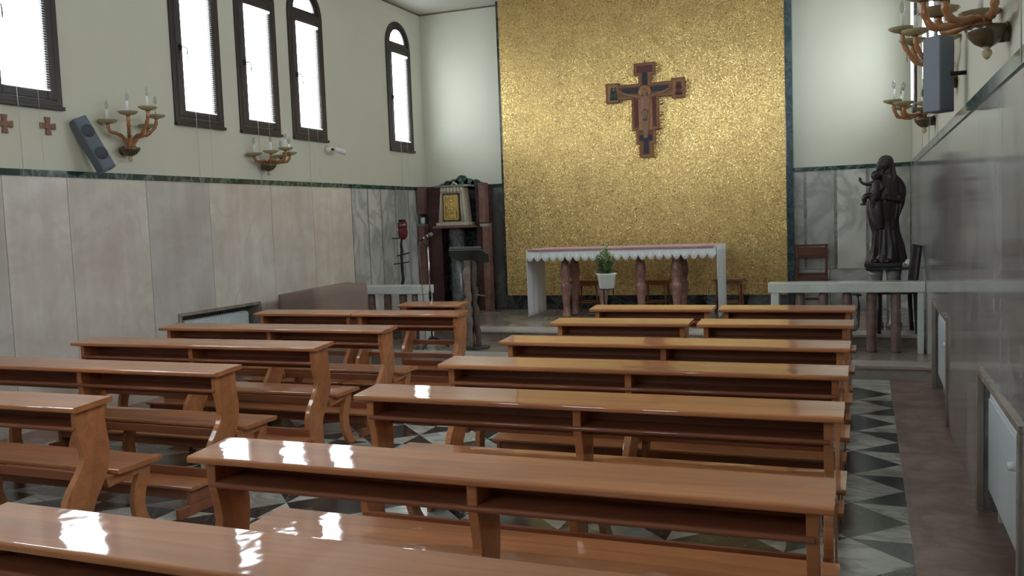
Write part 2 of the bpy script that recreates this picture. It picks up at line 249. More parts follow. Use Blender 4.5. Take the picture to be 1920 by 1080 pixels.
# ------------------------------------------------------------------ mesh builder
class MB:
    def __init__(s): s.v = []; s.f = []; s.mi = []; s.sm = []; s.tone = []
    def add(s, vs, fs, mi=0, smooth=False, tone=None):
        b = len(s.v); s.v += [tuple(v) for v in vs]
        t = tone if tone is not None else (0.5, 0.5, 0.5)
        for f in fs: s.f.append(tuple(b+i for i in f)); s.mi.append(mi); s.sm.append(smooth); s.tone.append(t)
        return s
    def box(s, x0, x1, y0, y1, z0, z1, mi=0, tone=None, mat=None):
        vs = [(x0,y0,z0),(x1,y0,z0),(x1,y1,z0),(x0,y1,z0),(x0,y0,z1),(x1,y0,z1),(x1,y1,z1),(x0,y1,z1)]
        if mat is not None: vs = [mat @ Vector(v) for v in vs]
        return s.add(vs, [(3,2,1,0),(4,5,6,7),(0,1,5,4),(1,2,6,5),(2,3,7,6),(3,0,4,7)], mi, False, tone)
    def prism(s, pts, h0, h1, axis='x', mi=0, smooth=False, mat=None):
        """2D outline pts (a,b) extruded along axis between h0,h1. axis x: (a,b)=(y,z); y: (x,z); z: (x,y)"""
        n = len(pts)
        def P(a, b, h):
            v = {'x': (h, a, b), 'y': (a, h, b), 'z': (a, b, h)}[axis]
            return mat @ Vector(v) if mat is not None else v
        vs = [P(a, b, h0) for a, b in pts] + [P(a, b, h1) for a, b in pts]
        s.add(vs, [tuple(reversed(range(n))), tuple(range(n, 2*n))], mi, False)
        b0 = len(s.v) - 2*n
        for i in range(n):
            j = (i+1) % n; s.f.append((b0+i, b0+j, b0+n+j, b0+n+i)); s.mi.append(mi); s.sm.append(smooth); s.tone.append((0.5,)*3)
        return s
    def lathe(s, prof, cx=0, cy=0, seg=24, mi=0, mat=None, sx=1, sy=1, rip=None):
        vs = []; n = len(prof)
        for r, z in prof:
            for k in range(seg):
                a = 2*PI*k/seg; rr = r*(1+(rip(a, z) if rip else 0))
                v = Vector((cx+rr*math.cos(a)*sx, cy+rr*math.sin(a)*sy, z))
                vs.append(mat @ v if mat is not None else v)
        fs = [(i*seg+k, i*seg+(k+1) % seg, (i+1)*seg+(k+1) % seg, (i+1)*seg+k) for i in range(n-1) for k in range(seg)]
        s.add(vs, fs, mi, True); b = len(s.v)-n*seg
        s.f.append(tuple(b+k for k in reversed(range(seg)))); s.f.append(tuple(b+(n-1)*seg+k for k in range(seg)))
        s.mi += [mi, mi]; s.sm += [False, False]; s.tone += [(0.5,)*3]*2
        return s
    def tube(s, path, rad, seg=10, mi=0, flat=1.0):
        P = [Vector(p) for p in path]; n = len(P)
        R = rad if isinstance(rad, (list, tuple)) else [rad]*n
        up = Vector((0, 0, 1)); vs = []; prev = None
        for i, p in enumerate(P):
            t = (P[min(i+1, n-1)] - P[max(i-1, 0)]).normalized()
            if prev is None:
                a = t.cross(up)
                if a.length < 0.05: a = t.cross(Vector((1, 0, 0)))
            else: a = prev - t*prev.dot(t)
            a.normalize(); b = t.cross(a); prev = a
            for k in range(seg):
                th = 2*PI*k/seg; vs.append(p + a*math.cos(th)*R[i] + b*math.sin(th)*R[i]*flat)
        fs = [(i*seg+k, i*seg+(k+1) % seg, (i+1)*seg+(k+1) % seg, (i+1)*seg+k) for i in range(n-1) for k in range(seg)]
        fs += [tuple(reversed(range(seg))), tuple((n-1)*seg+k for k in range(seg))]
        return s.add(vs, fs, mi, True)
    def ball(s, c, r, seg=14, rings=9, mi=0, mat=None):
        rx, ry, rz = r if isinstance(r, (tuple, list)) else (r, r, r); vs = [];
        for i in range(rings+1):
            ph = PI*i/rings
            for k in range(seg):
                a = 2*PI*k/seg; v = Vector((rx*math.sin(ph)*math.cos(a), ry*math.sin(ph)*math.sin(a), rz*math.cos(ph)))
                if mat is not None: v = mat @ v
                vs.append(v+Vector(c))
        fs = [((i+1)*seg+k, (i+1)*seg+(k+1) % seg, i*seg+(k+1) % seg, i*seg+k) for i in range(rings) for k in range(seg)]
        return s.add(vs, fs, mi, True)
    def build(s, name, mats, parent=None, loc=None, rot=None, bevel=0, fixn=True):
        me = bpy.data.meshes.new(name)
        bm = bmesh.new(); vl = [bm.verts.new(v) for v in s.v]; bm.verts.ensure_lookup_table()
        ok = []
        for i, f in enumerate(s.f):
            try:
                fc = bm.faces.new([vl[k] for k in f]); fc.material_index = s.mi[i]; fc.smooth = s.sm[i]; ok.append(i)
            except ValueError: pass
        if fixn: bmesh.ops.recalc_face_normals(bm, faces=bm.faces[:])
        bm.to_mesh(me); bm.free()
        if not isinstance(mats, (list, tuple)): mats = [mats]
        for m in mats: me.materials.append(m)
        at = me.attributes.new('tone', 'FLOAT_VECTOR', 'FACE')
        for k, i in enumerate(ok): at.data[k].vector = s.tone[i]
        o = bpy.data.objects.new(name, me); C.objects.link(o)
        if parent: o.parent = parent
        if loc: o.location = loc
        if rot: o.rotation_euler = rot
        if bevel:
            b = o.modifiers.new('bevel', 'BEVEL'); b.width = bevel; b.segments = 2; b.limit_method = 'ANGLE'; b.angle_limit = 0.7; b.harden_normals = False
        return o
def empty(name, loc=(0, 0, 0), rz=0.0, label=None, cat=None, group=None, kind=None, parent=None):
    o = bpy.data.objects.new(name, None); C.objects.link(o); o.location = loc; o.rotation_euler = (0, 0, rz); o.empty_display_size = 0.1
    return tag(o, label, cat, group, kind)
def tag(o, label=None, cat=None, group=None, kind=None):
    if label: o['label'] = label
    if cat: o['category'] = cat
    if group: o['group'] = group
    if kind: o['kind'] = kind
    return o
def struct(o): o['kind'] = 'structure'; return o
def copy_tree(o, parent=None):
    c = o.copy(); C.objects.link(c); c.parent = parent
    for ch in [x for x in bpy.data.objects if x.parent == o]: copy_tree(ch, c)
    return c
rt3 = lambda: (random.random(), random.random(), random.random())

# ------------------------------------------------------------------ walls with real openings
WH = 0.365                       # half width of a window
Z0, ZS, ZA = 2.705, 4.235, 4.60  # sill, springing, apex
NA = 16
def wall_side(name, x, sign, wins, niches):
    """vertical wall in the plane x, thick 0.3 outward; arched holes for wins, low rectangular niches"""
    m = MB(); xo = x + sign*0.03
    def q(y0, y1, z0, z1, xx, mi=0): m.add([(xx, y0, z0), (xx, y1, z0), (xx, y1, z1), (xx, y0, z1)], [(0, 1, 2, 3)], mi)
    cuts = sorted([(w-WH, w+WH) for w in wins])
    for xx in (x, xo):
        y = YF
        for a, b in cuts + [(YB, YB)]:
            q(y, a, 2.0, ZC+0.1, xx); y = b
        for w in wins:
            q(w-WH, w+WH, 2.0, Z0, xx)
            pts = [(w-WH*math.cos(PI*k/NA), ZS+WH*math.sin(PI*k/NA)) for k in range(NA+1)]
            for k in range(NA):
                (a0, b0), (a1, b1) = pts[k], pts[k+1]
                m.add([(xx, a0, b0), (xx, a1, b1), (xx, a1, ZC+0.1), (xx, a0, ZC+0.1)], [(0, 1, 2, 3)])
    for w in wins:
        out = [(w-WH, Z0)] + [(w-WH*math.cos(PI*k/NA), ZS+WH*math.sin(PI*k/NA)) for k in range(NA+1)] + [(w+WH, Z0)]
        n = len(out)
        m.add([(x, a, b) for a, b in out] + [(xo, a, b) for a, b in out], [(i, (i+1) % n, n+(i+1) % n, n+i) for i in range(n)])
    # lower part with niches
    y = YF
    for a, b, zt in sorted(niches) + [(YB, YB, 0)]:
        q(y, a, 0, 2.0, x)
        if b > a:
            q(a, b, zt, 2.0, x); xn = x + sign*0.17
            q(a, b, 0, zt, xn, 1)
            m.add([(x, a, 0), (xn, a, 0), (xn, a, zt), (x, a, zt)], [(0, 1, 2, 3)], 1)
            m.add([(x, b, 0), (xn, b, 0), (xn, b, zt), (x, b, zt)], [(0, 1, 2, 3)], 1)
            m.add([(x, a, zt), (xn, a, zt), (xn, b, zt), (x, b, zt)], [(0, 1, 2, 3)], 1)
        y = b
    xw = x + sign*0.30; q(YF, YB, -0.1, 2.0, xw); m.add([(xo, YF, 2.0), (xo, YB, 2.0), (xw, YB, 2.0), (xw, YF, 2.0)], [(0, 1, 2, 3)])
    return struct(m.build(name, [mPlaster, mGreyM], fixn=False))
NL = [(7.05, 8.30, 0.765)]; NR = [(7.08, 8.52, 0.765), (3.80, 5.12, 0.735)]
wl = wall_side('wall_left', XL, -1, WIN_L, NL)
wr = wall_side('wall_right', XR, 1, WIN_R, NR)

def back_front(name, y, sign, wins):
    m = MB(); yo = y+sign*0.03
    for yy in (y, yo):
        def q(x0, x1, z0, z1): m.add([(x0, yy, z0), (x1, yy, z0), (x1, yy, z1), (x0, yy, z1)], [(0, 1, 2, 3)])
        x = XL-0.3
        for a, b in [(w-WH, w+WH) for w in wins] + [(XR+0.3, XR+0.3)]:
            q(x, a, -0.1, ZC+0.1); x = b
        for w in wins:
            q(w-WH, w+WH, -0.1, Z0)
            pts = [(w-WH*math.cos(PI*k/NA), ZS+WH*math.sin(PI*k/NA)) for k in range(NA+1)]
            for k in range(NA):
                (a0, b0), (a1, b1) = pts[k], pts[k+1]
                m.add([(a0, yy, b0), (a1, yy, b1), (a1, yy, ZC+0.1), (a0, yy, ZC+0.1)], [(0, 1, 2, 3)])
    for w in wins:
        out = [(w-WH, Z0)] + [(w-WH*math.cos(PI*k/NA), ZS+WH*math.sin(PI*k/NA)) for k in range(NA+1)] + [(w+WH, Z0)]
        n = len(out)
        m.add([(a, y, b) for a, b in out] + [(a, yo, b) for a, b in out], [(i, (i+1) % n, n+(i+1) % n, n+i) for i in range(n)])
    return struct(m.build(name, mPlaster, fixn=False))
wb = back_front('wall_back', YB, 1, [])
wf = back_front('wall_front', YF, -1, WIN_B)
struct(MB().box(XL-0.3, XR+0.3, YF-0.3, YB+0.3, ZC, ZC+0.2).build('ceiling', mCeil))

# marble dado panels (children of the walls)
def dado_side(parent, x, sign, joints, niches, matf, z1=2.115, zb=0.0):
    m = MB()
    for a, b in zip(joints[:-1], joints[1:]):
        mi = matf((a+b)/2); g = 0.003 if mi == 0 else 0.018
        segs = [(a+g, b-g, zb, z1)]
        for n0, n1, zt in niches:
            new = []
            for s0, s1, u0, u1 in segs:
                if s1 <= n0 or s0 >= n1 or u0 >= zt: new.append((s0, s1, u0, u1)); continue
                if s0 < n0: new.append((s0, n0, u0, u1))
                if s1 > n1: new.append((n1, s1, u0, u1))
                new.append((max(s0, n0), min(s1, n1), zt, u1))
            segs = new
        t = rt3()
        for s0, s1, u0, u1 in segs:
            if s1-s0 > 0.01: m.box(min(x, x-sign*0.02), max(x, x-sign*0.02), s0, s1, u0, u1, mi, t)
    return m
JL = [YF, -1.7, -0.8, 0.1, 1.0, 1.9, 2.8, 3.6, 4.4, 5.16, 5.79, 6.705, 7.588, 8.64, 9.477, 10.383, 10.811, 11.176, 11.594, 12.0, 12.36, YB]
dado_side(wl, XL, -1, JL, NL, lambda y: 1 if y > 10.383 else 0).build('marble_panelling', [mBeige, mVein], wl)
JR = [YF, -1.7, -0.8, 0.1, 1.0, 1.9, 2.9, 3.6, 4.35, 5.2, 6.1, 7.0, 7.9, 8.8, 9.7, 10.6, 11.2, 11.7, 12.2, YB]
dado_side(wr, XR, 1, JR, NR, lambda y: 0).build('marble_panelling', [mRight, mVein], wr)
# grey joint backing behind the veined panels
MB().box(XL, XL+0.012, 10.38, YB, 0.26, 2.115).build('joint_strip', mGreyM, wl)
m = MB(); m.box(XL, -5.08, YB-0.012, YB, 0.26, 2.115); m.box(-0.95, XR, YB-0.012, YB, 0.26, 2.115)
m.build('joint_strip', mGreyM, wb)
m = MB()
for a, b in ((-6.44, -6.0), (-6.0, -5.5), (-5.5, -5.1)): m.box(a+0.008, b-0.008, YB-0.022, YB-0.001, 0.26, 2.115, 1, rt3())
JB = [-0.95, -0.757, -0.372, 0.024, 0.30, 0.555]
for a, b in zip(JB[:-1], JB[1:]): m.box(a+0.02, b-0.02, YB-0.022, YB-0.001, 0.80, 2.115, 0, rt3())
for a, b in ((-0.95, -0.45), (-0.45, 0.05), (0.05, 0.555)): m.box(a+0.004, b-0.004, YB-0.028, YB-0.001, 0.26, 0.79, 0, rt3())
m.build('marble_panelling', [mVein, mVeinD], wb)
# dark green marble band on top of the dado
zt0, zt1 = 2.115, 2.17
struct(MB().box(XL, XL+0.03, YF, YB, zt0, zt1).build('trim_1', mGreen))
struct(MB().box(XR-0.03, XR, YF, YB, zt0-0.01, zt1).build('trim_2', mGreen))
struct(MB().box(XL+0.03, -5.1, YB-0.03, YB, zt0, zt1).build('trim_3', mGreen))
struct(MB().box(-0.90, XR-0.03, YB-0.03, YB, zt0, zt1).build('trim_4', mGreen))
m = MB(); m.box(XL, XL+0.015, YF, YB, ZC-0.02, ZC); m.box(XR-0.015, XR, YF, YB, ZC-0.02, ZC); m.box(XL, XR, YB-0.015, YB, ZC-0.02, ZC)
struct(m.build('trim_5', simple('brown_cornice_line', (0.16, 0.12, 0.07), 0.5)))
# niche surrounds
def niche_trim(name, x, sign, a, b, zt):
    m = MB(); x0, x1 = x-sign*0.035, x+sign*0.17
    lo, hi = min(x0, x1), max(x0, x1)
    m.box(lo, hi, a-0.03, b+0.03, zt-0.012, zt+0.022)
    lo, hi = min(x0, x), max(x0, x)
    m.box(lo, hi, a-0.035, a+0.01, 0.0, zt-0.012); m.box(lo, hi, b-0.01, b+0.035, 0.0, zt-0.012)
    return struct(m.build(name, [mPlat], bevel=0.004))
niche_trim('trim_6', XL, -1, *NL[0]); niche_trim('trim_7', XR, 1, *NR[0]); niche_trim('trim_8', XR, 1, *NR[1])

# ------------------------------------------------------------------ floor: black and white triangles
def build_floor():
    m = MB(); P = 0.56; X1 = 0.195; NX = 11; X0 = X1-P*NX
    YA = 4.23-P*12; YE = 4.23+P*7.5
    z = 0.0
    def tri(pts, black):
        # clip everything above YE (pattern ends) by simple skip/clip
        poly = [Vector((x, y, 0)) for x, y in pts]
        for axis, lim, keep in ((1, YE, -1), (1, YA, 1), (0, X1, -1), (0, X0, 1)):
            out = []
            for i in range(len(poly)):
                a, b = poly[i], poly[(i+1) % len(poly)]
                ia = (a[axis]-lim)*keep >= -1e-6; ib = (b[axis]-lim)*keep >= -1e-6
                if ia: out.append(a)
                if ia != ib:
                    t = (lim-a[axis])/(b[axis]-a[axis]); out.append(a.lerp(b, t))
            poly = out
            if len(poly) < 3: return
        m.add([(p.x, p.y, z) for p in poly], [tuple(range(len(poly)))], 0 if black else 1, False, rt3())
    h = P/2
    for i in range(-1, NX+1):
        for j in range(-13, 10):
            # diamond centred midway between two B nodes along x : cx = X1-h-P*i, cy = 4.23+P*j
            cx, cy = X1-h-P*i, 4.23+P*j
            blk = (i+j) % 2 == 1
            tri([(cx-h, cy), (cx, cy-h), (cx+h, cy), (cx, cy+h)], blk)
    for i in range(-1, NX+2):
        for j in range(-13, 10):
            # diamond between two A nodes along x, split in four quarters : centre X1-P*i , 4.23+h+P*j
            cx, cy = X1-P*i, 4.23+h+P*j
            for sx in (-1, 1):
                for sy in (-1, 1):
                    ii = i if sx < 0 else i-1; jj = j+(1 if sy > 0 else 0)
                    tri([(cx, cy), (cx+sx*h, cy), (cx, cy+sy*h)], not ((ii+jj) % 2 == 1))
    YS = 8.84
    m.box(X0, X1, YE, YS, -0.02, 0.0, 1, rt3())
    m.box(X1, XR+0.2, YA, YS, -0.02, 0.0, 2); m.box(XL-0.2, X0, YA, YS, -0.02, 0.0, 2)
    m.box(XL-0.3, XR+0.3, YF-0.3, YA, -0.02, 0.0, 2)
    m.box(XL-0.3, XR+0.3, YF-0.3, YB+0.3, -0.12, -0.02, 3)
    return struct(m.build('floor', [mBlk, mWht, mRed, mStep]))
build_floor()
# two steps up to the altar platform
m = MB(); m.box(XL, XR, 8.87, 10.05, -0.02, 0.10); m.box(XL, XR, 8.84, 9.165, 0.10, 0.13); m.box(XL, XR, 9.17, 10.07, 0.10, 0.129, 1)
struct(m.build('altar_step', [mStep, mPlat], bevel=0.004))
m = MB(); m.box(XL, XR, 10.07, YB, 0.0, 0.23); m.box(XL, XR, 10.04, 10.40, 0.23, 0.26, 1); m.box(XL, XR, 10.404, YB, 0.23, 0.259, 0)
struct(m.build('altar_platform', [mPlat, mStep], bevel=0.004))

# ------------------------------------------------------------------ windows
def arch_ring(w0, zb, zs, w1, zb1, zs1):
    outer = [(-w0, zb)] + [(-w0*math.cos(PI*k/NA), zs+w0*math.sin(PI*k/NA)) for k in range(NA+1)] + [(w0, zb)]
    inner = [(-w1, zb1)] + [(-w1*math.cos(PI*k/NA), zs1+w1*math.sin(PI*k/NA)) for k in range(NA+1)] + [(w1, zb1)]
    return outer, inner
def ring_mesh(m, outer, inner, x0, x1):
    n = len(outer)
    V = [(x0, a, b) for a, b in outer]+[(x0, a, b) for a, b in inner]+[(x1, a, b) for a, b in outer]+[(x1, a, b) for a, b in inner]
    F = []
    for i in range(n):
        j = (i+1) % n
        F += [(i, j, n+j, n+i), (2*n+i, 2*n+j, 3*n+j, 3*n+i), (i, j, 2*n+j, 2*n+i), (n+i, n+j, 3*n+j, 3*n+i)]
    m.add(V, F)
def make_window(name, sash_open=0.0, cordlen=1.0, bar=False):
    """local: inner wall face x=0, outside at -x, y across, z absolute"""
    root = empty(name); struct(root)
    m = MB(); o, i = arch_ring(WH-0.001, Z0, ZS, WH-0.06, Z0+0.06, ZS)
    ring_mesh(m, o, i, -0.025, 0.022)
    m.box(-0.025, 0.022, -WH+0.05, WH-0.05, 4.195, 4.255)
    m.box(-0.02, 0.045, -WH-0.005, WH+0.005, Z0-0.02, Z0+0.012)
    m.build('frame', mFrame, root, bevel=0.005)
    # fixed half-round light
    m = MB(); o, i = arch_ring(WH-0.062, 4.25, ZS+0.0, 0.225, 4.295, 4.262)
    ring_mesh(m, o, i, -0.02, 0.004); m.build('arched_light_frame', mFrame, root)
    n = 14; pts = [(-0.23*math.cos(PI*k/n), 4.262+0.23*math.sin(PI*k/n)) for k in range(n+1)]
    MB().add([(-0.01, a, b) for a, b in pts], [tuple(range(n+1))]).build('pane', mPane, root)
    # opening sash, hinged on the -y side
    hy = -WH+0.062
    sash = empty('sash'); sash.parent = root; sash.location = (0, hy, 0); sash.rotation_euler = (0, 0, sash_open)
    W_ = 2*(WH-0.062)
    g0, g1 = 0.15-0.062, W_-(0.15-0.062)
    m = MB(); x0, x1 = -0.012, 0.026; zb, zt = Z0+0.062, 4.193; gb, gt = 2.845, 4.128
    m.box(x0, x1, 0, g0, zb, zt); m.box(x0, x1, g1, W_, zb, zt); m.box(x0, x1, g0, g1, zb, gb); m.box(x0, x1, g0, g1, gt, zt)
    m.build('sash_frame', mFrame, sash, bevel=0.006)
    MB().add([(0.006, g0-0.005, gb), (0.006, g1+0.005, gb), (0.006, g1+0.005, gt), (0.006, g0-0.005, gt)], [(0, 1, 2, 3)]).build('pane', mPane, sash)
    b = MB(); bl0, bl1 = g0+0.006, g1+0.016; z = gb+0.015; tilt = 0.27
    while z < gt-0.05:
        hw = 0.0075; a = tilt
        dx, dz = hw*math.cos(a), hw*math.sin(a)
        b.add([(0.037-dx, bl0, z+dz), (0.037-dx, bl1, z+dz), (0.037, bl1, z+0.001), (0.037, bl0, z+0.001), (0.037+dx, bl1, z-dz), (0.037+dx, bl0, z-dz)], [(0, 1, 2, 3), (3, 2, 4, 5)], 0, True)
        z += 0.021
    b.box(0.028, 0.046, bl0, bl1, gt-0.035, gt-0.008); b.box(0.029, 0.045, bl0, bl1, gb-0.006, gb+0.004)
    b.build('venetian_blind', mBlind, sash, fixn=False)
    c = MB(); c.tube([(0.05, g0+0.11, gb), (0.05, g0+0.112, gb-0.25), (0.047, g0+0.118, gb-cordlen)], 0.0028, 6)
    c.tube([(0.05, g1-0.12, gb), (0.055, g1-0.12, Z0-0.1), (0.05, g1-0.115, gb-cordlen*0.8)], 0.0012, 5)
    c.build('blind_cord', mCord, sash)
    h = MB(); hz = 3.47
    h.box(0.028, 0.040, g0-0.05, g0-0.02, hz-0.03, hz+0.03); h.tube([(0.034, g0-0.035, hz), (0.075, g0-0.035, hz), (0.082, g0-0.025, hz-0.002), (0.083, g0+0.0, hz-0.008), (0.083, g0+0.004, hz-0.05), (0.083, g0+0.004, hz-0.11)], 0.006, 8)
    h.build('handle', mIron, sash)
    return root
proto = make_window('window_1', 0.0, 0.75)
wn = 1
for k, y in enumerate(WIN_L):
    if k == 0: o = proto
    else: wn += 1; o = copy_tree(proto); o.name = 'window_%d' % wn
    o.location = (XL, y, 0)
for k, y in enumerate(WIN_R):
    wn += 1
    o = copy_tree(proto) if y < 11 else make_window('window_%d' % wn, 0.09, 1.2)
    o.name = 'window_%d' % wn; o.location = (XR, y, 0)
    o.rotation_euler = (0, 0, PI)
    if y > 11:   # on this side the hinge must be at the near jamb: mirror by turning the sash the other way round
        for ch in o.children:
            if ch.name.startswith('sash'): ch.rotation_euler = (0, 0, 0.0)
for k, x in enumerate(WIN_B):  # added rear trio, out of view, for light and reflections
    wn += 1; o = copy_tree(proto); o.name = 'window_%d' % wn; o.location = (x, YF, 0); o.rotation_euler = (0, 0, PI/2)

# ------------------------------------------------------------------ radiators
def radiator(x, sign, y0, y1, z0, z1, label, valve=True):
    root = empty('radiator', (x, (y0+y1)/2, 0), 0, label, 'radiator')
    L = (y1-y0)/2; cols = int((y1-y0)/0.042); m = MB(); s = -sign
    for k in range(cols):
        yc = -L+0.021+k*0.042
        prof = [(-0.045, z0+0.015), (-0.05, z0+0.03), (-0.05, z1-0.03), (-0.035, z1-0.008), (0.0, z1), (0.035, z1-0.008), (0.05, z1-0.03), (0.05, z0+0.03), (0.045, z0+0.015)]
        m.prism([(a, b) for a, b in prof], yc-0.0195, yc+0.0195, 'y')
    m.build('radiator_columns', mRad, root, bevel=0.006)
    m = MB(); m.box(-0.03, 0.03, -L+0.01, L-0.01, z0+0.06, z0+0.10); m.box(-0.03, 0.03, -L+0.01, L-0.01, z1-0.12, z1-0.08)
    if sign > 0: m.box(-0.054, -0.045, -L, L, z0+0.02, z1-0.055)
    m.build('header', mRad, root)
    m = MB(); yv = -L+0.14 if sign > 0 else L-0.14; xf = -sign*0.05
    m.tube([(0.0, yv, z1-0.145), (xf*1.1, yv, z1-0.145)], [0.014, 0.014], 10)
    m.tube([(xf*1.1, yv, z1-0.145), (xf*1.9, yv, z1-0.145)], [0.021, 0.018], 14)
    m.build('valve', mWhiteP, root)
    for yy in (-L+0.1, L-0.1): MB().box(-0.02, 0.02, yy-0.015, yy+0.015, 0.0, z0+0.06).build('foot', mRad, root)
    return root
radiator(XL-0.07, -1, 7.16, 8.18, 0.12, 0.70, 'white column radiator in the niche of the left wall behind the pews')
radiator(XR+0.065, 1, 7.20, 8.44, 0.12, 0.70, 'white radiator in the right wall niche nearer the altar steps')
radiator(XR+0.065, 1, 3.93, 5.04, 0.12, 0.665, 'white radiator in the nearest right wall niche at the photo edge')

# ------------------------------------------------------------------ mosaic wall panel behind the altar
root = empty('mosaic_panel', (-3.03, 12.48, 0.26), 0, 'tall gold mosaic panel on the wall behind the altar', 'wall panel')
YM = 12.46
def local(m, o): return Matrix.Translation(-Vector(o))
lo = (-3.03, 12.48, 0.26)
def B(m, x0, x1, y0, y1, z0, z1, o, mi=0, tone=None): m.box(x0-o[0], x1-o[0], y0-o[1], y1-o[1], z0-o[2], z1-o[2], mi, tone)
m = MB(); B(m, -5.055, -0.985, YM, YB, 0.47, ZC, lo); m.build('gold_mosaic', mMosaic, root)
m = MB(); B(m, -5.085, -0.905, YM+0.01, YB, 0.26, 0.47, lo); m.build('black_marble_base', mBlackBase, root)
m = MB(); B(m, -5.085, -5.055, YM-0.005, YB, 0.26, ZC, lo); m.build('left_border', mBlackBase, root)
m = MB(); m.prism([(-0.985-lo[0], YM-0.006-lo[1]), (-0.975-lo[0], YM-0.008-lo[1]), (-0.895-lo[0], YM+0.03-lo[1]), (-0.895-lo[0], YB-lo[1]), (-0.985-lo[0], YB-lo[1])], 0.26-lo[2], ZC-lo[2], 'z')
m.build('right_border', mGreenB, root)
m = MB(); B(m, -1.83, -1.76, YM-0.004, YM+0.02, 0.60, 0.66, lo); m.build('socket_plate', mWhiteP, root)['label'] = 'small pale socket plate'

# ------------------------------------------------------------------ pews
def rounded_board(y0, y1, z0, z1, r=0.010, n=7):
    pts = []
    r = min(r, (z1-z0)/2*0.98)
    for cy, cz, a0 in ((y0+r, z0+r, PI), (y1-r, z0+r, 1.5*PI), (y1-r, z1-r, 0), (y0+r, z1-r, PI/2)):
        for k in range(n+1):
            a = a0+PI/2*k/n; pts.append((cy+r*math.cos(a), cz+r*math.sin(a)))
    return pts
def smooth_poly(pts, it=1):
    for _ in range(it):
        out = []
        for i in range(len(pts)):
            a, b = pts[i], pts[(i+1) % len(pts)]
            out += [(a[0]*.75+b[0]*.25, a[1]*.75+b[1]*.25), (a[0]*.25+b[0]*.75, a[1]*.25+b[1]*.75)]
        pts = out
    return pts
def spline(pts, n=5):
    """Catmull-Rom through an open polyline"""
    P = [Vector((p[0], p[1], p[2] if len(p) > 2 else 0)) for p in pts]; out = []
    for i in range(len(P)-1):
        p0, p1, p2, p3 = P[max(i-1, 0)], P[i], P[i+1], P[min(i+2, len(P)-1)]
        for k in range(n):
            t = k/n
            out.append(0.5*((2*p1)+(-p0+p2)*t+(2*p0-5*p1+4*p2-p3)*t*t+(-p0+3*p1-3*p2+p3)*t**3))
    out.append(P[-1]); return out
s2 = lambda pts, n=4: [(p.x, p.y) for p in spline([(a, b, 0) for a, b in pts], n)]
S_NEAR = s2([(0.055, 0.762), (0.055, 0.66), (0.076, 0.57), (0.080, 0.50), (0.038, 0.43), (-0.015, 0.365), (-0.045, 0.295), (-0.042, 0.22), (-0.015, 0.12), (0.0, 0.0)])
S_FAR = s2([(0.135, 0.0), (0.125, 0.12), (0.122, 0.23), (0.145, 0.29), (0.18, 0.34), (0.215, 0.40), (0.235, 0.45), (0.245, 0.55), (0.235, 0.62), (0.230, 0.68), (0.230, 0.762)])
END_PROFILE = S_NEAR + S_FAR
LEG_OUT = s2([(0.515, 0.388), (0.49, 0.30), (0.462, 0.232), (0.458, 0.15), (0.49, 0.07), (0.545, 0.0)])
LEG_IN = s2([(0.455, 0.0), (0.42, 0.05), (0.385, 0.13), (0.378, 0.20), (0.39, 0.27), (0.425, 0.345)])
LEG_PROFILE = LEG_OUT + LEG_IN + [(0.22, 0.325), (0.205, 0.388)]
def make_pew(L, divs=1, seat=True, kneeler=True):
    """local x centred, y 0 at the near edge of the book top, +y towards the altar"""
    root = empty('pew')
    h = L/2
    MB().prism([(a, b+(a-0.16)*0.062) for a, b in rounded_board(0.0, 0.245, 0.763, 0.790)], -h, h, 'x', 0, False).build('book_top', mWood, root)
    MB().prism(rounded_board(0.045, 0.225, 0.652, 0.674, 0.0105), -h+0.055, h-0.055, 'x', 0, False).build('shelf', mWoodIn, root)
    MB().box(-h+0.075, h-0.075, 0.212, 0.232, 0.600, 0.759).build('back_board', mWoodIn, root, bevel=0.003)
    xs = [-h+0.06, h-0.06] + ([0.0] if divs else [])
    for k, x in enumerate(xs):
        nm = 'end_panel' if k < 2 else 'middle_panel'
        MB().prism(END_PROFILE, x-0.019, x+0.019, 'x').build(nm, mWood, root, bevel=0.004)
        if seat:
            MB().prism(LEG_PROFILE, x-0.018+(0.002), x+0.020, 'x').build('seat_leg', mWood, root, bevel=0.004)
    if seat:
        MB().prism(rounded_board(0.246, 0.555, 0.388, 0.413, 0.009), -h-0.0, h+0.0, 'x', 0, False).build('seat', mWood, root)
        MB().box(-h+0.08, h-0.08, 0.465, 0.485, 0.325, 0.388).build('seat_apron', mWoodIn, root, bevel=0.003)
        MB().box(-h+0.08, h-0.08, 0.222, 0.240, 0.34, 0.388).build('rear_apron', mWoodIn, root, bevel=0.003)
    else:
        MB().box(-h+0.08, h-0.08, 0.16, 0.185, 0.355, 0.400).build('stretcher', mWoodIn, root, bevel=0.003)
    if kneeler:
        MB().prism(rounded_board(-0.225, -0.01, 0.148, 0.168, 0.007), -h+0.02, h-0.02, 'x', 0, False).build('kneeler_board', mWood, root)
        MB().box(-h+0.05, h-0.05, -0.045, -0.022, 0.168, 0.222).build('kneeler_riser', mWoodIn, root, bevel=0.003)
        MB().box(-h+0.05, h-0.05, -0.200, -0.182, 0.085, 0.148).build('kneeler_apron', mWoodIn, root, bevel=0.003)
        for x in (-h+0.06, h-0.06):
            m = MB(); m.box(x-0.014, x+0.014, -0.30, 0.03, 0.0, 0.062); m.box(x-0.013, x+0.013, -0.21, -0.015, 0.062, 0.148)
            m.build('kneeler_runner', mWoodIn, root, bevel=0.003)
    return root
RX0, RX1 = -2.325, -0.085
LX0, LX1 = -5.76, -3.50
full = make_pew(RX1-RX0); half = make_pew(1.095, 0)
desk = make_pew(1.11, 0, seat=False); prie = make_pew(0.70, 0, seat=False)
used = {}
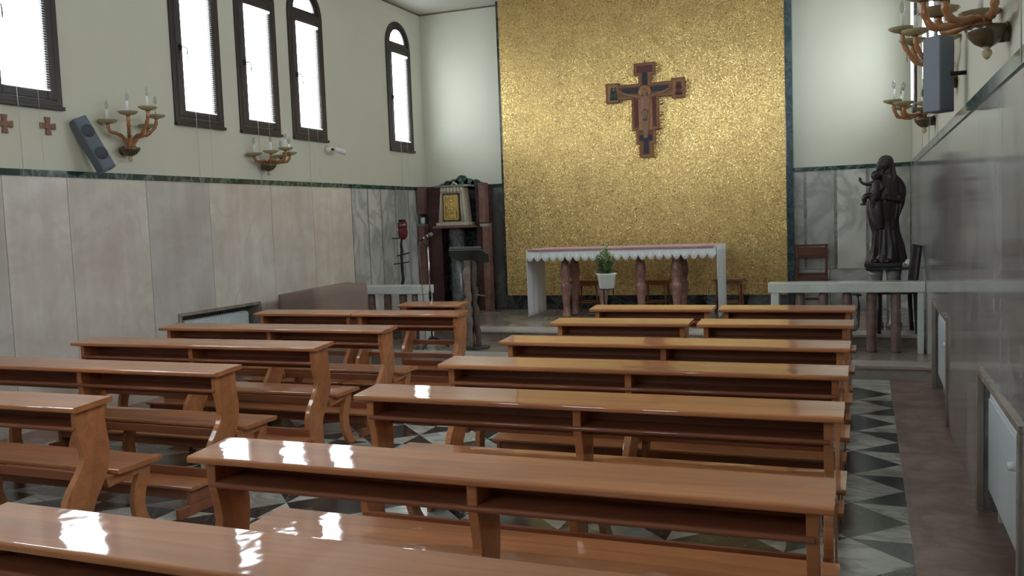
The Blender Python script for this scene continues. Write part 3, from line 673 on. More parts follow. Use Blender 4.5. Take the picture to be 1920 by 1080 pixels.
def place(proto, x, y, label, group, rz=0.0, cat='pew'):
    o = proto if proto not in used else copy_tree(proto); used[proto] = 1
    o.location = (x, y, 0); o.rotation_euler = (0, 0, rz); tag(o, label, cat, group); return o
xr_ = (RX0+RX1)/2; xl_ = (LX0+LX1)/2
GR, GL = 'pews in the right-hand block', 'pews in the left-hand block'
place(full, xr_-0.13, 1.665, 'nearest varnished wooden pew, cut off by the bottom edge of the photo', GR)
place(full, xr_, 2.535, 'right block wooden pew with window glare on its top, second row from the camera', GR, 0.004)
place(full, xr_, 3.675, 'right block wooden pew, third row from the camera, one small glare spot on its top', GR)
place(full, xr_, 4.60, 'right block wooden pew, fourth row from the camera', GR)
place(full, xr_-0.005, 5.53, 'right block wooden pew, fifth row, the last full-length one before the short pairs', GR, -0.012)
xA = -1.795+0.0; xB = -0.63
place(half, xA+0.01, 6.62, 'short wooden pew left of the gap, in the nearer of the two split rows', GR)
place(half, xB, 6.62, 'short wooden pew right of the gap, in the nearer of the two split rows', GR)
place(half, xA+0.02, 7.66, 'short wooden pew left of the gap, front row below the altar', GR)
place(half, xB, 7.66, 'short wooden pew right of the gap, front row below the altar', GR)
place(full, xl_-0.02, 3.11, 'left block wooden pew nearest the camera, its curved end panel beside the aisle', GL)
place(full, xl_, 4.09, 'left block wooden pew, second row from the camera', GL)
place(full, xl_, 5.09, 'left block wooden pew, third row from the camera', GL)
place(full, xl_, 6.02, 'left block wooden pew, fourth row, just in front of the radiator niche', GL)
place(desk, -5.065, 7.15, 'wooden kneeling desk without seat, left one of the joined pair', GL, 0, 'kneeling desk')
place(desk, -3.945, 7.15, 'wooden kneeling desk without seat, aisle side of the joined pair', GL, 0, 'kneeling desk')
place(prie, -4.12, 7.99, 'small single kneeling desk standing alone in front, beside the microphone stand', GL, 0, 'kneeling desk')

# ------------------------------------------------------------------ wall sconces (five arms)
def make_sconce(name, hs, low):
    root = empty(name)
    m = MB()
    prof = [(0.012, -0.078), (0.03, -0.075), (0.062, -0.058), (0.092, -0.028), (0.104, 0.0), (0.098, 0.004), (0.085, -0.008), (0.01, -0.010)]
    m.lathe(prof, 0.085, 0, 28, sx=0.82, rip=lambda a, z: 0.02*math.cos(14*a)); m.build('bowl', mBronze, root)
    MB().tube([(0.0, 0, -0.02), (0.05, 0, -0.03)], [0.045, 0.035], 16).build('wall_plate', mBronze, root)
    m = MB(); m.lathe([(0.005, -0.128), (0.013, -0.120), (0.021, -0.105), (0.018, -0.092), (0.010, -0.086), (0.018, -0.080), (0.014, -0.070)], 0.085, 0, 16)
    m.build('finial', mDish, root)
    for k, th in enumerate((-90, -45, 0, 45, 90)):
        a = math.radians(th); R = 0.245; dx, dy = math.cos(a), math.sin(a); H = hs[abs(th)]
        cx = 0.085
        if low: pr = [(0.03, 0.0), (0.05, 0.035), (0.09, 0.035), (0.15, 0.025), (0.21, 0.03), (0.240, H*0.62), (R, H)]
        else: pr = [(0.035, 0.0), (0.05, 0.06), (0.09, 0.105), (0.16, 0.125), (0.22, H*0.66), (0.240, H*0.82), (R, H)]
        pts = spline([(cx+dx*r, dy*r, z) for r, z in pr], 5)
        arm = MB(); arm.tube(pts, [0.0160+0.002*math.sin(i*1.3) for i in range(len(pts))], 10); ao = arm.build('arm', mAmber, root)
        ex, ey = cx+dx*R, dy*R
        d = MB(); d.lathe([(0.012, H-0.004), (0.045, H+0.002), (0.072, H+0.014), (0.088, H+0.030), (0.086, H+0.033), (0.066, H+0.020), (0.03, H+0.012), (0.01, H+0.012)], ex, ey, 24, rip=lambda a_, z: 0.025*math.cos(12*a_))
        d.build('drip_dish', mDish, ao)
        d = MB(); d.lathe([(0.010, H-0.012), (0.021, H-0.004), (0.023, H+0.018), (0.017, H+0.030), (0.012, H+0.032)], ex, ey, 14); d.build('socket', mBronze, ao)
        d = MB(); d.lathe([(0.0125, H+0.03), (0.0125, H+0.125), (0.008, H+0.128)], ex, ey, 14); d.build('candle_tube', mCandle, ao)
        d = MB(); d.lathe([(0.008, H+0.126), (0.009, H+0.135), (0.017, H+0.155), (0.0185, H+0.17), (0.013, H+0.19), (0.005, H+0.207), (0.001, H+0.215)], ex, ey, 14)
        d.build('bulb', mBulb, ao)
    return root
tall = make_sconce('wall_sconce', {0: 0.33, 45: 0.275, 90: 0.205}, False)
low = make_sconce('wall_sconce', {0: 0.145, 45: 0.105, 90: 0.085}, True)
G = 'amber glass wall sconces'
def sc(p, x, y, z, rz, lab):
    o = p if p not in used else copy_tree(p); used[p] = 1
    o.location = (x, y, z); o.rotation_euler = (0, 0, rz); tag(o, lab, 'wall sconce', G)
sc(tall, XL, 6.47, 2.405, 0, 'tall five-armed amber glass sconce on the left wall beside the grey loudspeaker')
sc(low, XL, 8.54, 2.345, 0, 'low five-armed amber glass sconce on the left wall under the narrow windows')
sc(tall, XR, 6.62, 2.43, PI, 'tall amber glass sconce on the right wall, partly behind the loudspeaker')
sc(low, XR, 8.60, 2.355, PI, 'low amber glass sconce farthest along the right wall, above the dark statue')
sc(low, XR, 4.30, 2.335, PI, 'nearest amber glass sconce, cut off by the top right corner of the photo')

# ------------------------------------------------------------------ loudspeakers
def speaker(loc, rot, label, w=0.135, d=0.12, h=0.47, wall=None):
    root = empty('loudspeaker', loc, 0, label, 'loudspeaker', 'grey column loudspeakers'); root.rotation_euler = rot
    m = MB(); pts = [(-w/2, 0.0), (w/2, 0.0), (w/2*0.95, -d), (-w/2*0.95, -d)]
    m.prism([(a, b) for a, b in pts], -h/2, h/2, 'z'); m.build('cabinet', mSpk, root, bevel=0.008)
    m = MB(); m.box(-w/2+0.012, w/2-0.012, -d-0.006, -d-0.001, -h/2+0.012, h/2-0.012); m.build('grille_frame', mSpk, root, bevel=0.003)
    for zz in (-0.10, 0.115):
        m = MB(); mat = Matrix.Translation((0, -d-0.007, zz)) @ Matrix.Rotation(PI/2, 4, 'X')
        m.lathe([(0.058, 0.0), (0.057, 0.004), (0.02, 0.007), (0.001, 0.008)], 0, 0, 24, mat=mat); m.build('driver', mSpkD, root)
    m = MB(); m.tube([(0, 0.0, h/2-0.03), (0, 0.03, h/2), (0, 0.035, h/2+0.03)], 0.012, 8); 
    if wall is not None: m = MB(); m.tube([(0, -0.05, 0.0), tuple(wall)], 0.013, 8)
    m.build('bracket', mIron, root)
    return root
# left: face turned to the room and towards the seats, body tipped sideways
Rl = (Matrix.Rotation(math.radians(70), 4, 'Z') @ Matrix.Rotation(math.radians(-14), 4, 'X') @ Matrix.Rotation(math.radians(-22), 4, 'Y')).to_euler()
speaker((XL+0.075, 6.01, 2.385), Rl, 'tilted grey loudspeaker on the left wall beside the tall sconce', h=0.50)
Rr = (Matrix.Rotation(math.radians(-130), 4, 'Z')).to_euler()
speaker((XR-0.105, 6.0, 2.385), Rr, 'upright blue-grey loudspeaker on the right wall between two sconces', h=0.45, wall=Matrix.Rotation(math.radians(130), 3, 'Z') @ Vector((0.105, 0.03, 0)))

# small terracotta consecration crosses
def cross_outline(s):
    a, b = s, s*0.36
    return [(-b, a), (-b*0.62, b*0.7), (-a, b), (-a, -b), (-b*0.62, -b*0.7), (-b, -a), (b, -a), (b*0.62, -b*0.7), (a, -b), (a, b), (b*0.62, b*0.7), (b, a)]
for y, z, lab in ((5.235, 2.53, 'small terracotta cross on the left wall at the very edge of the photo'), (5.648, 2.545, 'small terracotta cross on the left wall between the large window and the loudspeaker')):
    m = MB(); m.prism(cross_outline(0.075), 0.0, 0.02, 'x'); o = m.build('wall_cross', mTerra, loc=(XL, y, z), bevel=0.003)
    tag(o, lab, 'cross', 'terracotta wall crosses')
# small spotlight
root = empty('spotlight', (XL, 9.88, 2.60), 0, 'small white spotlight on a round base below the narrow windows', 'spotlight')
mt = Matrix.Rotation(PI/2, 4, 'Y')
MB().lathe([(0.05, 0.0), (0.05, 0.03), (0.04, 0.06), (0.022, 0.075)], 0, 0, 20, mat=mt).build('base', mWhiteP, root)
MB().tube([(0.07, 0, 0), (0.12, 0.02, -0.005)], 0.014, 10).build('swivel_joint', mBlackP, root)
MB().tube([(0.11, 0.015, 0.0), (0.135, 0.03, -0.008), (0.23, 0.09, -0.045)], [0.028, 0.034, 0.036], 16).build('lamp_head', mWhiteP, root)

# ------------------------------------------------------------------ painted crucifix
cx0, cz0, cy0 = -2.855, 3.35, 12.40
root = empty('crucifix', (cx0, cy0, cz0), 0, 'painted wooden crucifix hanging on the gold mosaic panel', 'crucifix')
outl = [(-0.15, 0.375), (0.15, 0.375), (0.15, 0.21), (0.085, 0.21), (0.085, 0.095), (0.375, 0.095), (0.375, 0.13), (0.56, 0.13), (0.56, -0.145), (0.375, -0.145), (0.375, -0.105), (0.19, -0.105), (0.19, -0.55), (0.135, -0.55), (0.135, -0.745), (0.095, -0.745), (0.095, -0.93)]
full_o = outl + [(-a, b) for a, b in reversed(outl[2:])]
full_o = full_o + [(-0.15, 0.21)] if (-0.15, 0.21) not in full_o else full_o
def inset(poly, d):
    n = len(poly); out = []
    ar = sum(poly[i][0]*poly[(i+1) % n][1]-poly[(i+1) % n][0]*poly[i][1] for i in range(n)); sg = 1 if ar > 0 else -1
    for i in range(n):
        p0, p1, p2 = Vector(poly[i-1]), Vector(poly[i]), Vector(poly[(i+1) % n])
        e1 = (p1-p0).normalized(); e2 = (p2-p1).normalized(); n1 = Vector((-e1.y, e1.x))*sg; n2 = Vector((-e2.y, e2.x))*sg
        bis = n1+n2; out.append(tuple(p1+bis*(d/max(0.3, 1+n1.dot(n2)))))
    return out
m = MB(); m.prism(full_o, -0.0, 0.055, 'y'); m.build('cross_board', mCrossR, root, bevel=0.003)
def band(m, poly, d0, d1, y0, y1):
    A, Bp = inset(poly, d0), inset(poly, d1); n = len(A)
    V = [(a, y0, b) for a, b in A]+[(a, y0, b) for a, b in Bp]+[(a, y1, b) for a, b in A]+[(a, y1, b) for a, b in Bp]
    F = []
    for i in range(n):
        j = (i+1) % n; F += [(i, j, n+j, n+i), (i, j, 2*n+j, 2*n+i), (n+i, n+j, 3*n+j, 3*n+i)]
    m.add(V, F)
m = MB(); band(m, full_o, 0.0, 0.016, -0.016, 0.01); m.build('moulding', mCrossR, root)
m = MB(); band(m, full_o, 0.018, 0.028, -0.009, 0.004); m.build('gilt_edge', mCrossG, root)
def fields(name, mat, rects, y=-0.005):
    for a, b, c, d in rects: MB().box(a, b, y, 0.002, c, d).build(name, mat, root)
fields('red_title_field', mCrossM, [(-0.108, 0.108, 0.245, 0.335)])
fields('dark_blue_field', mCrossD, [(-0.035, 0.035, 0.06, 0.245), (-0.33, -0.08, -0.03, 0.045), (0.08, 0.33, -0.03, 0.045), (-0.09, 0.09, -0.70, -0.62), (-0.035, 0.035, -0.88, -0.70)])
fields('patterned_field', mCrossM, [(-0.145, -0.10, -0.50, -0.13), (0.10, 0.145, -0.50, -0.13)])
fields('gilt_field', mCrossG, [(-0.098, 0.098, -0.55, -0.10), (-0.53, -0.39, -0.115, 0.10), (0.39, 0.53, -0.115, 0.10)], -0.004)
# painted figure in low relief
m = MB()
def T(p, r, fl=0.45): m.tube(spline([(a, -0.012, b) for a, b in p], 4), [r0 for r0 in lerp_r(r, (len(p)-1)*4+1)], 10, 0)
def lerp_r(r, n):
    if not isinstance(r, (list, tuple)): return [r]*n
    out = []
    for i in range(n):
        t = i/(n-1)*(len(r)-1); k = min(int(t), len(r)-2); out.append(r[k]+(r[k+1]-r[k])*(t-k))
    return out
T([(0.0, -0.09), (0.005, -0.16), (-0.004, -0.24), (0.0, -0.30)], [0.058, 0.076, 0.062, 0.064])
T([(-0.04, -0.105), (-0.14, -0.075), (-0.26, -0.045), (-0.36, 0.0)], [0.030, 0.024, 0.019, 0.012])
T([(0.04, -0.105), (0.14, -0.075), (0.26, -0.045), (0.36, 0.0)], [0.030, 0.024, 0.019, 0.012])
T([(-0.025, -0.33), (-0.03, -0.42), (-0.008, -0.52), (-0.012, -0.62), (-0.015, -0.66)], [0.044, 0.037, 0.028, 0.019, 0.020])
T([(0.028, -0.33), (0.02, -0.42), (0.016, -0.52), (0.012, -0.62), (0.012, -0.66)], [0.044, 0.037, 0.028, 0.019, 0.020])
for s_ in (-1, 1):
    for k in range(4): T([(s_*0.355, 0.0+0.002*k), (s_*(0.375), 0.006+0.006*k), (s_*0.392, 0.008+0.008*k)], [0.005, 0.004, 0.003])
    T([(s_*0.355, -0.004), (s_*0.368, -0.016)], [0.005, 0.003])
m.ball((-0.008, -0.022, -0.035), (0.030, 0.018, 0.042)); m.tube([(-0.004, -0.012, -0.07), (0, -0.012, -0.10)], 0.018, 10)
m.ball((-0.008, -0.040, -0.040), (0.005, 0.008, 0.010))
m.v = [(v[0], -0.012+(v[1]+0.012)*0.42, v[2]) for v in m.v]
o = m.build('painted_body', mSkin, root)
m = MB(); m.tube([(0, -0.02, -0.27), (0.0, -0.022, -0.31), (-0.004, -0.02, -0.38), (-0.01, -0.018, -0.42)], [0.066, 0.076, 0.070, 0.060], 14, 0, 0.5); m.v = [(v[0], -0.020+(v[1]+0.018)*0.42, v[2]) for v in m.v]; m.build('loincloth', mSkinD, root)
m = MB(); m.ball((-0.006, -0.010, -0.022), (0.040, 0.017, 0.052)); m.tube([(-0.04, -0.015, -0.03), (-0.042, -0.014, -0.085)], 0.012, 8); m.tube([(0.03, -0.015, -0.03), (0.036, -0.014, -0.085)], 0.012, 8); m.v = [(v[0], -0.008+(v[1]+0.012)*0.6, v[2]) for v in m.v]; m.build('hair', mSkinD, root)
m = MB(); m.lathe([(0.088, 0.0), (0.088, 0.006), (0.07, 0.008), (0.0, 0.006)], 0, 0, 28, mat=Matrix.Translation((-0.005, -0.003, -0.02)) @ Matrix.Rotation(PI/2, 4, 'X')); m.build('halo', mHalo, root)
for s_, mt_ in ((-1, mGrn), (1, mRobe)):
    m = MB()
    for dx in ((-0.02, 0.03) if s_ < 0 else (0.0, 0.035)):
        m.tube([(s_*0.455+dx, -0.008, -0.105), (s_*0.455+dx, -0.010, -0.03), (s_*0.455+dx, -0.009, 0.03)], [0.034, 0.028, 0.017], 10, 0)
        m.ball((s_*0.455+dx, -0.012, 0.055), (0.017, 0.012, 0.022))
    m.v = [(v[0], -0.009+(v[1]+0.009)*0.6, v[2]) for v in m.v]
    m.build('painted_mourners', mt_, root)
m = MB(); m.tube([(0, 0.03, 0.37), (0, 0.03, 0.415)], 0.006, 6); m.build('hanging_hook', mIron, root)

# ------------------------------------------------------------------ altar
AX0, AX1, AY0, AY1, AZ = -4.25, -1.735, 11.20, 11.95, 1.195
acx, acy = (AX0+AX1)/2, (AY0+AY1)/2
root = empty('altar', (acx, acy, 0.26), 0, 'long altar table on turned pink marble legs before the gold panel', 'altar')
hx, hy = (AX1-AX0)/2, (AY1-AY0)/2; tz = AZ-0.26
MB().box(-hx+0.012, hx-0.012, -hy+0.012, hy-0.012, tz-0.075, tz-0.012).build('table_slab', mPink, root, bevel=0.006)
bal = [(0.085, 0.0), (0.088, 0.03), (0.07, 0.045), (0.072, 0.07), (0.060, 0.10), (0.058, 0.16), (0.074, 0.28), (0.094, 0.37), (0.098, 0.42), (0.088, 0.455), (0.064, 0.475), (0.078, 0.495), (0.064, 0.512), (0.086, 0.54), (0.097, 0.59), (0.086, 0.68), (0.060, 0.77), (0.046, 0.82), (0.052, 0.845), (0.072, 0.86)]
for x, y in ((-3.795, 11.46), (-3.27, 11.46), (-2.755, 11.46), (-2.285, 11.46), (-3.765, 11.78), (-2.262, 11.78)):
    MB().lathe([(q*0.78, z_) for q, z_ in bal], x-acx, y-acy, 24).build('leg', mPink, root)
# white cloth: falls at both ends down to the floor, with a scalloped lace drop in front
cl = empty('altar_cloth', (acx, acy, 0.26), 0, 'white cloth hanging down both ends of the altar', 'tablecloth')
m = MB()
m.box(-hx-0.002, hx+0.002, -hy-0.002, hy+0.002, tz-0.011, tz)
def hang(x0, sgn):
    NYY, NZ = 26, 16; vs = []
    for i in range(NYY+1):
        for k in range(NZ+1):
            y = -hy-0.002+(2*hy+0.004)*i/NYY; t = k/NZ
            zz = tz-(tz-0.035)*t
            x = x0+sgn*(0.006+0.010*t*math.sin(i*0.9+x0)+0.008*t)
            vs.append((x, y, zz))
    m.add(vs, [(i*(NZ+1)+k, (i+1)*(NZ+1)+k, (i+1)*(NZ+1)+k+1, i*(NZ+1)+k+1) for i in range(NYY) for k in range(NZ)], 0, True)
hang(-hx-0.002, -1); hang(hx+0.002, 1)
co_ = m.build('cloth', mCloth, cl, fixn=False); sd = co_.modifiers.new('solid', 'SOLIDIFY'); sd.thickness = 0.004
m = MB(); nsc = 23; Wt = 2*hx+0.01; step = Wt/nsc; NX_ = nsc*8
vs = []
for i in range(NX_+1):
    x = -hx-0.005+Wt*i/NX_; ph = (i/8) % 1.0
    drop = 0.092+0.068*abs(math.sin(PI*ph))**0.75
    for k in range(5):
        vs.append((x, -hy-0.008-0.004*math.sin(i*0.8)*k/4, tz+0.001-drop*k/4))
m.add(vs, [(i*5+k, (i+1)*5+k, (i+1)*5+k+1, i*5+k+1) for i in range(NX_) for k in range(4)], 0, True)
lo_ = m.build('lace_border', mLace, cl, fixn=False); sd = lo_.modifiers.new('solid', 'SOLIDIFY'); sd.thickness = 0.003
for i in range(nsc):
    x = -hx-0.005+step*(i+0.5); MB().ball((x, -hy-0.013, tz-0.095), (0.024, 0.006, 0.038), 10, 6).build('lace_medallion', mCloth, cl)
pc = empty('table_runner', (acx, acy, AZ), 0, 'pink frilled runner lying on top of the altar cloth', 'table runner')
MB().box(-hx+0.02, hx-0.02, -hy-0.006, hy-0.02, 0.001, 0.008).build('runner', mPinkC, pc)
m = MB(); n = 260; vs = []
for i in range(n+1):
    x = -hx+0.02+(2*hx-0.04)*i/n; w = 0.006*math.sin(i*1.7)
    vs += [(x, -hy-0.004, 0.008), (x, -hy-0.022+w, 0.002), (x, -hy-0.020+w*1.2, -0.022)]
m.add(vs, [(i*3+k, (i+1)*3+k, (i+1)*3+k+1, i*3+k+1) for i in range(n) for k in range(2)], 0, True); m.build('frill', mPinkF, pc, fixn=False)

# ------------------------------------------------------------------ stools behind the altar
def make_stool():
    r = empty('stool')
    MB().box(-0.19, 0.19, -0.16, 0.16, 0.43, 0.455).build('seat', mWoodOld, r, bevel=0.005)
    MB().box(-0.16, 0.16, -0.135, 0.135, 0.38, 0.43).build('apron', mWoodOld, r, bevel=0.003)
    for sx in (-1, 1):
        for sy in (-1, 1):
            m = MB(); m.tube([(sx*0.14, sy*0.115, 0.43), (sx*0.165, sy*0.13, 0.0)], [0.021, 0.017], 4); m.build('leg', mWoodOld, r)
    m = MB(); m.tube([(-0.155, -0.125, 0.14), (0.155, -0.125, 0.14)], 0.011, 6); m.tube([(-0.155, 0.125, 0.14), (0.155, 0.125, 0.14)], 0.011, 6); m.build('stretcher', mWoodOld, r)
    return r
st = make_stool()
for k, (x, lab) in enumerate(((-3.70, 'low wooden stool behind the altar, behind the potted plant'), (-2.72, 'low wooden stool behind the altar, near its middle'), (-1.72, 'low wooden stool visible past the right end of the altar'))):
    o = st if k == 0 else copy_tree(st); o.location = (x, 12.22, 0.26); tag(o, lab, 'stool', 'stools behind the altar')

# ------------------------------------------------------------------ potted plant on iron stand
px, py = -2.79, 9.93
r = empty('plant_stand', (px, py, 0.129), 0, 'thin black iron tripod stand under the white flower pot', 'plant stand')
m = MB()
for a in (0.3, 0.3+2*PI/3, 0.3+4*PI/3):
    m.tube(spline([(0.075*math.cos(a), 0.075*math.sin(a), 0.645), (0.07*math.cos(a), 0.07*math.sin(a), 0.50), (0.05*math.cos(a), 0.05*math.sin(a), 0.38), (0.12*math.cos(a), 0.12*math.sin(a), 0.12), (0.15*math.cos(a), 0.15*math.sin(a), 0.0)], 4), 0.007, 6)
m.build('legs', mIron, r)
m = MB(); m.tube([(0.078*math.cos(2*PI*k/24), 0.078*math.sin(2*PI*k/24), 0.640) for k in range(25)], 0.006, 6)
m.tube([(0.115*math.cos(2*PI*k/24), 0.115*math.sin(2*PI*k/24), 0.43) for k in range(25)], 0.005, 6)
m.tube([(0.055*math.cos(2*PI*k/24), 0.055*math.sin(2*PI*k/24), 0.39) for k in range(25)], 0.005, 6)
m.build('ring', mIron, r)
r = empty('potted_plant', (px, py, 0.129+0.648), 0, 'leafy green plant in a white pot in front of the altar', 'potted plant')
MB().lathe([(0.075, 0.0), (0.085, 0.008), (0.105, 0.155), (0.118, 0.165), (0.118, 0.178), (0.106, 0.178), (0.100, 0.160), (0.02, 0.158)], 0, 0, 30, rip=lambda a, z: 0.006*math.cos(24*a)).build('pot', mPot, r)
MB().lathe([(0.099, 0.150), (0.098, 0.162), (0.01, 0.166)], 0, 0, 20).build('soil', mSoil, r)
m = MB(); rnd = random.Random(3); lf = MB()
for k in range(22):
    a = rnd.random()*2*PI; R = 0.125*math.sqrt(rnd.random()); H = 0.18+0.17*(1-R/0.125)+rnd.uniform(-0.02, 0.03)
    p0 = Vector((R*0.5*math.cos(a), R*0.5*math.sin(a), 0.16)); p1 = Vector((R*1.0*math.cos(a), R*1.0*math.sin(a), 0.16+H))
    pts = spline([p0, p0.lerp(p1, 0.5)+Vector((rnd.uniform(-.01, .01), rnd.uniform(-.01, .01), 0)), p1], 3)
    m.tube(pts, 0.003, 5)
    for j in range(24):
        t = (j+1)/24; c = p0.lerp(p1, t); th = j*2.4+k; L_ = 0.060*(1-0.35*t)+rnd.uniform(-0.006, 0.008); w_ = L_*0.30
        d = Vector((math.cos(th), math.sin(th), 0.35+0.8*t)).normalized(); sd_ = d.cross(Vector((0, 0, 1))).normalized(); up = sd_.cross(d)
        b0 = c; mid = c+d*L_*0.5+up*0.006; tip = c+d*L_-up*0.004
        lf.add([b0, mid+sd_*w_, tip, mid-sd_*w_, mid-up*0.003], [(0, 1, 4), (1, 2, 4), (2, 3, 4), (3, 0, 4)], 1 if (t > 0.8 or rnd.random() < 0.3) else 0, False)
m.build('stems', mLeaf, r); lf.build('foliage', [mLeaf, mLeafL], r, fixn=False)

# ------------------------------------------------------------------ communion rails
def rail(name, x0, x1, cyl, posts, label, endpost):
    yc = 9.71; r = empty(name, ((x0+x1)/2, yc, 0.129), 0, label, 'altar rail', 'white marble altar rails'); cx = (x0+x1)/2
    MB().box(x0-cx, x1-cx, -0.115, 0.115, 0.618, 0.722).build('handrail', mWhiteM, r, bevel=0.008)
    for x in cyl: MB().lathe([(0.05, 0.0), (0.05, 0.02), (0.048, 0.03), (0.048, 0.58), (0.040, 0.618)], x-cx, 0, 22).build('baluster', mBrownM, r)
    for a, b in posts: MB().box(a-cx, b-cx, -0.10, 0.10, 0.0, 0.618).build('post', mWhiteM, r, bevel=0.006)
    return r
rail('altar_rail', -0.955, XR-0.021, (0.276, 0.046, -0.184, -0.414, -0.644), ((-0.93, -0.85), (0.475, 0.53)), 'white marble rail on brown round posts at the right of the steps', 0)
rail('altar_rail', XL+0.021, -4.97, (-5.17, -5.345, -5.565, -5.795, -6.02, -6.25), ((-5.09, -4.985),), 'white marble rail at the left, ending beside the microphone stand', 0)

# brown covered console
m = MB(); base = [(-5.58, 8.18), (-5.19, 8.60), (-5.62, 8.80), (-6.30, 8.74), (-6.20, 8.36)]
tops = [0.925, 0.965, 0.95, 0.84, 0.845]; NS = 10; ring = []
def edge_pts(i):
    a, b = base[i], base[(i+1) % 5]; ta, tb = tops[i], tops[(i+1) % 5]
    return [(a[0]+(b[0]-a[0])*k/NS, a[1]+(b[1]-a[1])*k/NS, ta+(tb-ta)*k/NS) for k in range(NS)]
for i in range(5): ring += edge_pts(i)
ccx = sum(b[0] for b in base)/5; ccy = sum(b[1] for b in base)/5
rows = 9; vs = []; n = len(ring)
for k in range(rows+1):
    t = k/rows
    for i, (x, y, zt_) in enumerate(ring):
        d = Vector((x-ccx, y-ccy)); d.normalize(); w = (0.004+0.022*t)*(1+0.8*math.sin(i*0.95)+0.4*math.sin(i*0.37))
        sag = 0.012*math.sin(i*0.6) if k == 0 else 0
        vs.append((x+d.x*w-ccx, y+d.y*w-ccy, zt_-sag-(zt_-0.02)*t))
fs = [(k*n+i, k*n+(i+1) % n, (k+1)*n+(i+1) % n, (k+1)*n+i) for k in range(rows) for i in range(n)]
vs.append((0, 0, 0.93)); fs += [(i, (i+1) % n, len(vs)-1) for i in range(n)]
m.add(vs, fs, 0, True)
o = m.build('covered_console', mBrownC, loc=(ccx, ccy, 0)); tag(o, 'bulky piece of furniture under a brown cloth beside the left rail', 'covered furniture')

# ------------------------------------------------------------------ lectern of driftwood
lx, ly = -4.26, 9.36
r = empty('lectern', (lx, ly, 0.129), 0, 'lectern with gnarled driftwood legs and a dark metal book rest', 'lectern')
rnd = random.Random(5)
def gnarl(p0, p1, r0, r1, seed, n=14):
    rr = random.Random(seed); m = MB(); pts = []; rad = []
    for k in range(n+1):
        t = k/n; p = Vector(p0).lerp(Vector(p1), t); p += Vector((rr.uniform(-.012, .012), rr.uniform(-.012, .012), 0)) if 0 < k < n else Vector()
        pts.append(p); rad.append((r0+(r1-r0)*t)*rr.uniform(0.78, 1.25))
    m.tube(spline(pts, 3), lerp_r(rad, n*3+1), 10); return m
gnarl((-0.035, -0.02, 0.02), (-0.03, 0.0, 1.03), 0.048, 0.042, 1).build('trunk_leg', mDriftL, r)
gnarl((0.055, 0.03, 0.02), (0.035, 0.02, 1.03), 0.038, 0.026, 2).build('trunk_leg', mDrift, r)
gnarl((-0.05, 0.08, 0.02), (0.0, 0.05, 1.03), 0.035, 0.028, 3).build('trunk_leg', mDrift, r)
m = MB(); m.tube(spline([(0.0, 0, 0.46), (-0.06, -0.02, 0.50), (-0.17, -0.03, 0.51)], 3), 0.008, 6); m.tube(spline([(0.02, 0, 0.30), (-0.08, -0.02, 0.315), (-0.20, 0.0, 0.33)], 3), 0.007, 6)
m.tube(spline([(0.03, 0, 0.62), (0.10, -0.02, 0.63), (0.19, -0.03, 0.62)], 3), 0.008, 6); m.tube([(-0.16, -0.03, 0.51), (-0.165, -0.03, 0.20)], 0.010, 6)
m.build('branch', mDriftL, r)
m = MB(); m.prism([(-0.20, -0.10), (0.11, -0.13), (0.20, -0.02), (0.16, 0.14), (-0.16, 0.16)], 0.0, 0.03, 'z'); m.build('base_plate', mSlate, r, bevel=0.004)
m = MB(); mt = Matrix.Translation((-0.01, 0.0, 1.08)) @ Matrix.Rotation(math.radians(-28), 4, 'X')
m.prism([(-0.24, -0.02), (-0.19, -0.15), (0.21, -0.15), (0.26, -0.02), (0.19, 0.17), (0.10, 0.19), (0.05, 0.15), (-0.02, 0.19), (-0.17, 0.17)], 0.0, 0.018, 'z', mat=mt); m.box(-0.19, 0.21, -0.155, -0.14, 0.018, 0.05, mat=mt)
m.build('book_rest', mLectP, r, bevel=0.003)

# ------------------------------------------------------------------ microphone stand
r = empty('microphone_stand', (-4.79, 9.36, 0.129), 0, 'black tripod microphone stand beside the driftwood lectern', 'microphone stand')
m = MB()
for a in (0.4, 0.4+2*PI/3, 0.4+4*PI/3): m.tube(spline([(0, 0, 0.13), (0.08*math.cos(a), 0.08*math.sin(a), 0.09), (0.20*math.cos(a), 0.20*math.sin(a), 0.012)], 3), [0.018]*4+[0.014]*2+[0.012], 8)
m.build('tripod_foot', mBlackP, r)
MB().tube([(0, 0, 0.08), (0, 0, 0.62)], 0.010, 10).build('lower_pole', mIron, r)
MB().tube([(0, 0, 0.60), (0, 0, 1.20)], 0.0085, 10).build('upper_pole', mChrome, r)
MB().tube([(0, 0, 0.58), (0, 0, 0.67)], 0.017, 12).build('clutch', mBlackP, r)
m = MB(); m.tube(spline([(0, 0, 1.19), (-0.03, -0.01, 1.22), (-0.075, -0.02, 1.265)], 3), 0.008, 8); m.build('clip_arm', mBlackP, r)
r2o = empty('microphone', (-4.868, 9.345, 0.129+1.285), 0, 'handheld microphone clipped slanting on its stand', 'microphone')
MB().tube([(-0.015, 0, -0.012), (0.05, 0.005, 0.022), (0.105, 0.01, 0.05)], [0.010, 0.013, 0.016], 12).build('body', mBlackP, r2o)
m = MB(); m.tube([(0.028, 0.003, 0.012), (0.045, 0.0045, 0.020)], 0.0155, 12); m.tube([(0.080, 0.008, 0.038), (0.095, 0.009, 0.045)], 0.0175, 12); m.build('silver_band', mChrome, r2o)
MB().ball((0.125, 0.012, 0.060), (0.026, 0.024, 0.024)).build('grille_head', simple('mic_grille', (0.25, 0.25, 0.26), 0.4, metal=0.8, bump=1, bscale=300), r2o)
m = MB(); m.tube(spline([(-4.885, 9.34, 1.39), (-4.90, 9.335, 1.30), (-4.885, 9.33, 1.0), (-4.86, 9.32, 0.6), (-4.85, 9.30, 0.25), (-4.92, 9.27, 0.142), (-5.2, 9.35, 0.137)], 5), 0.005, 6)
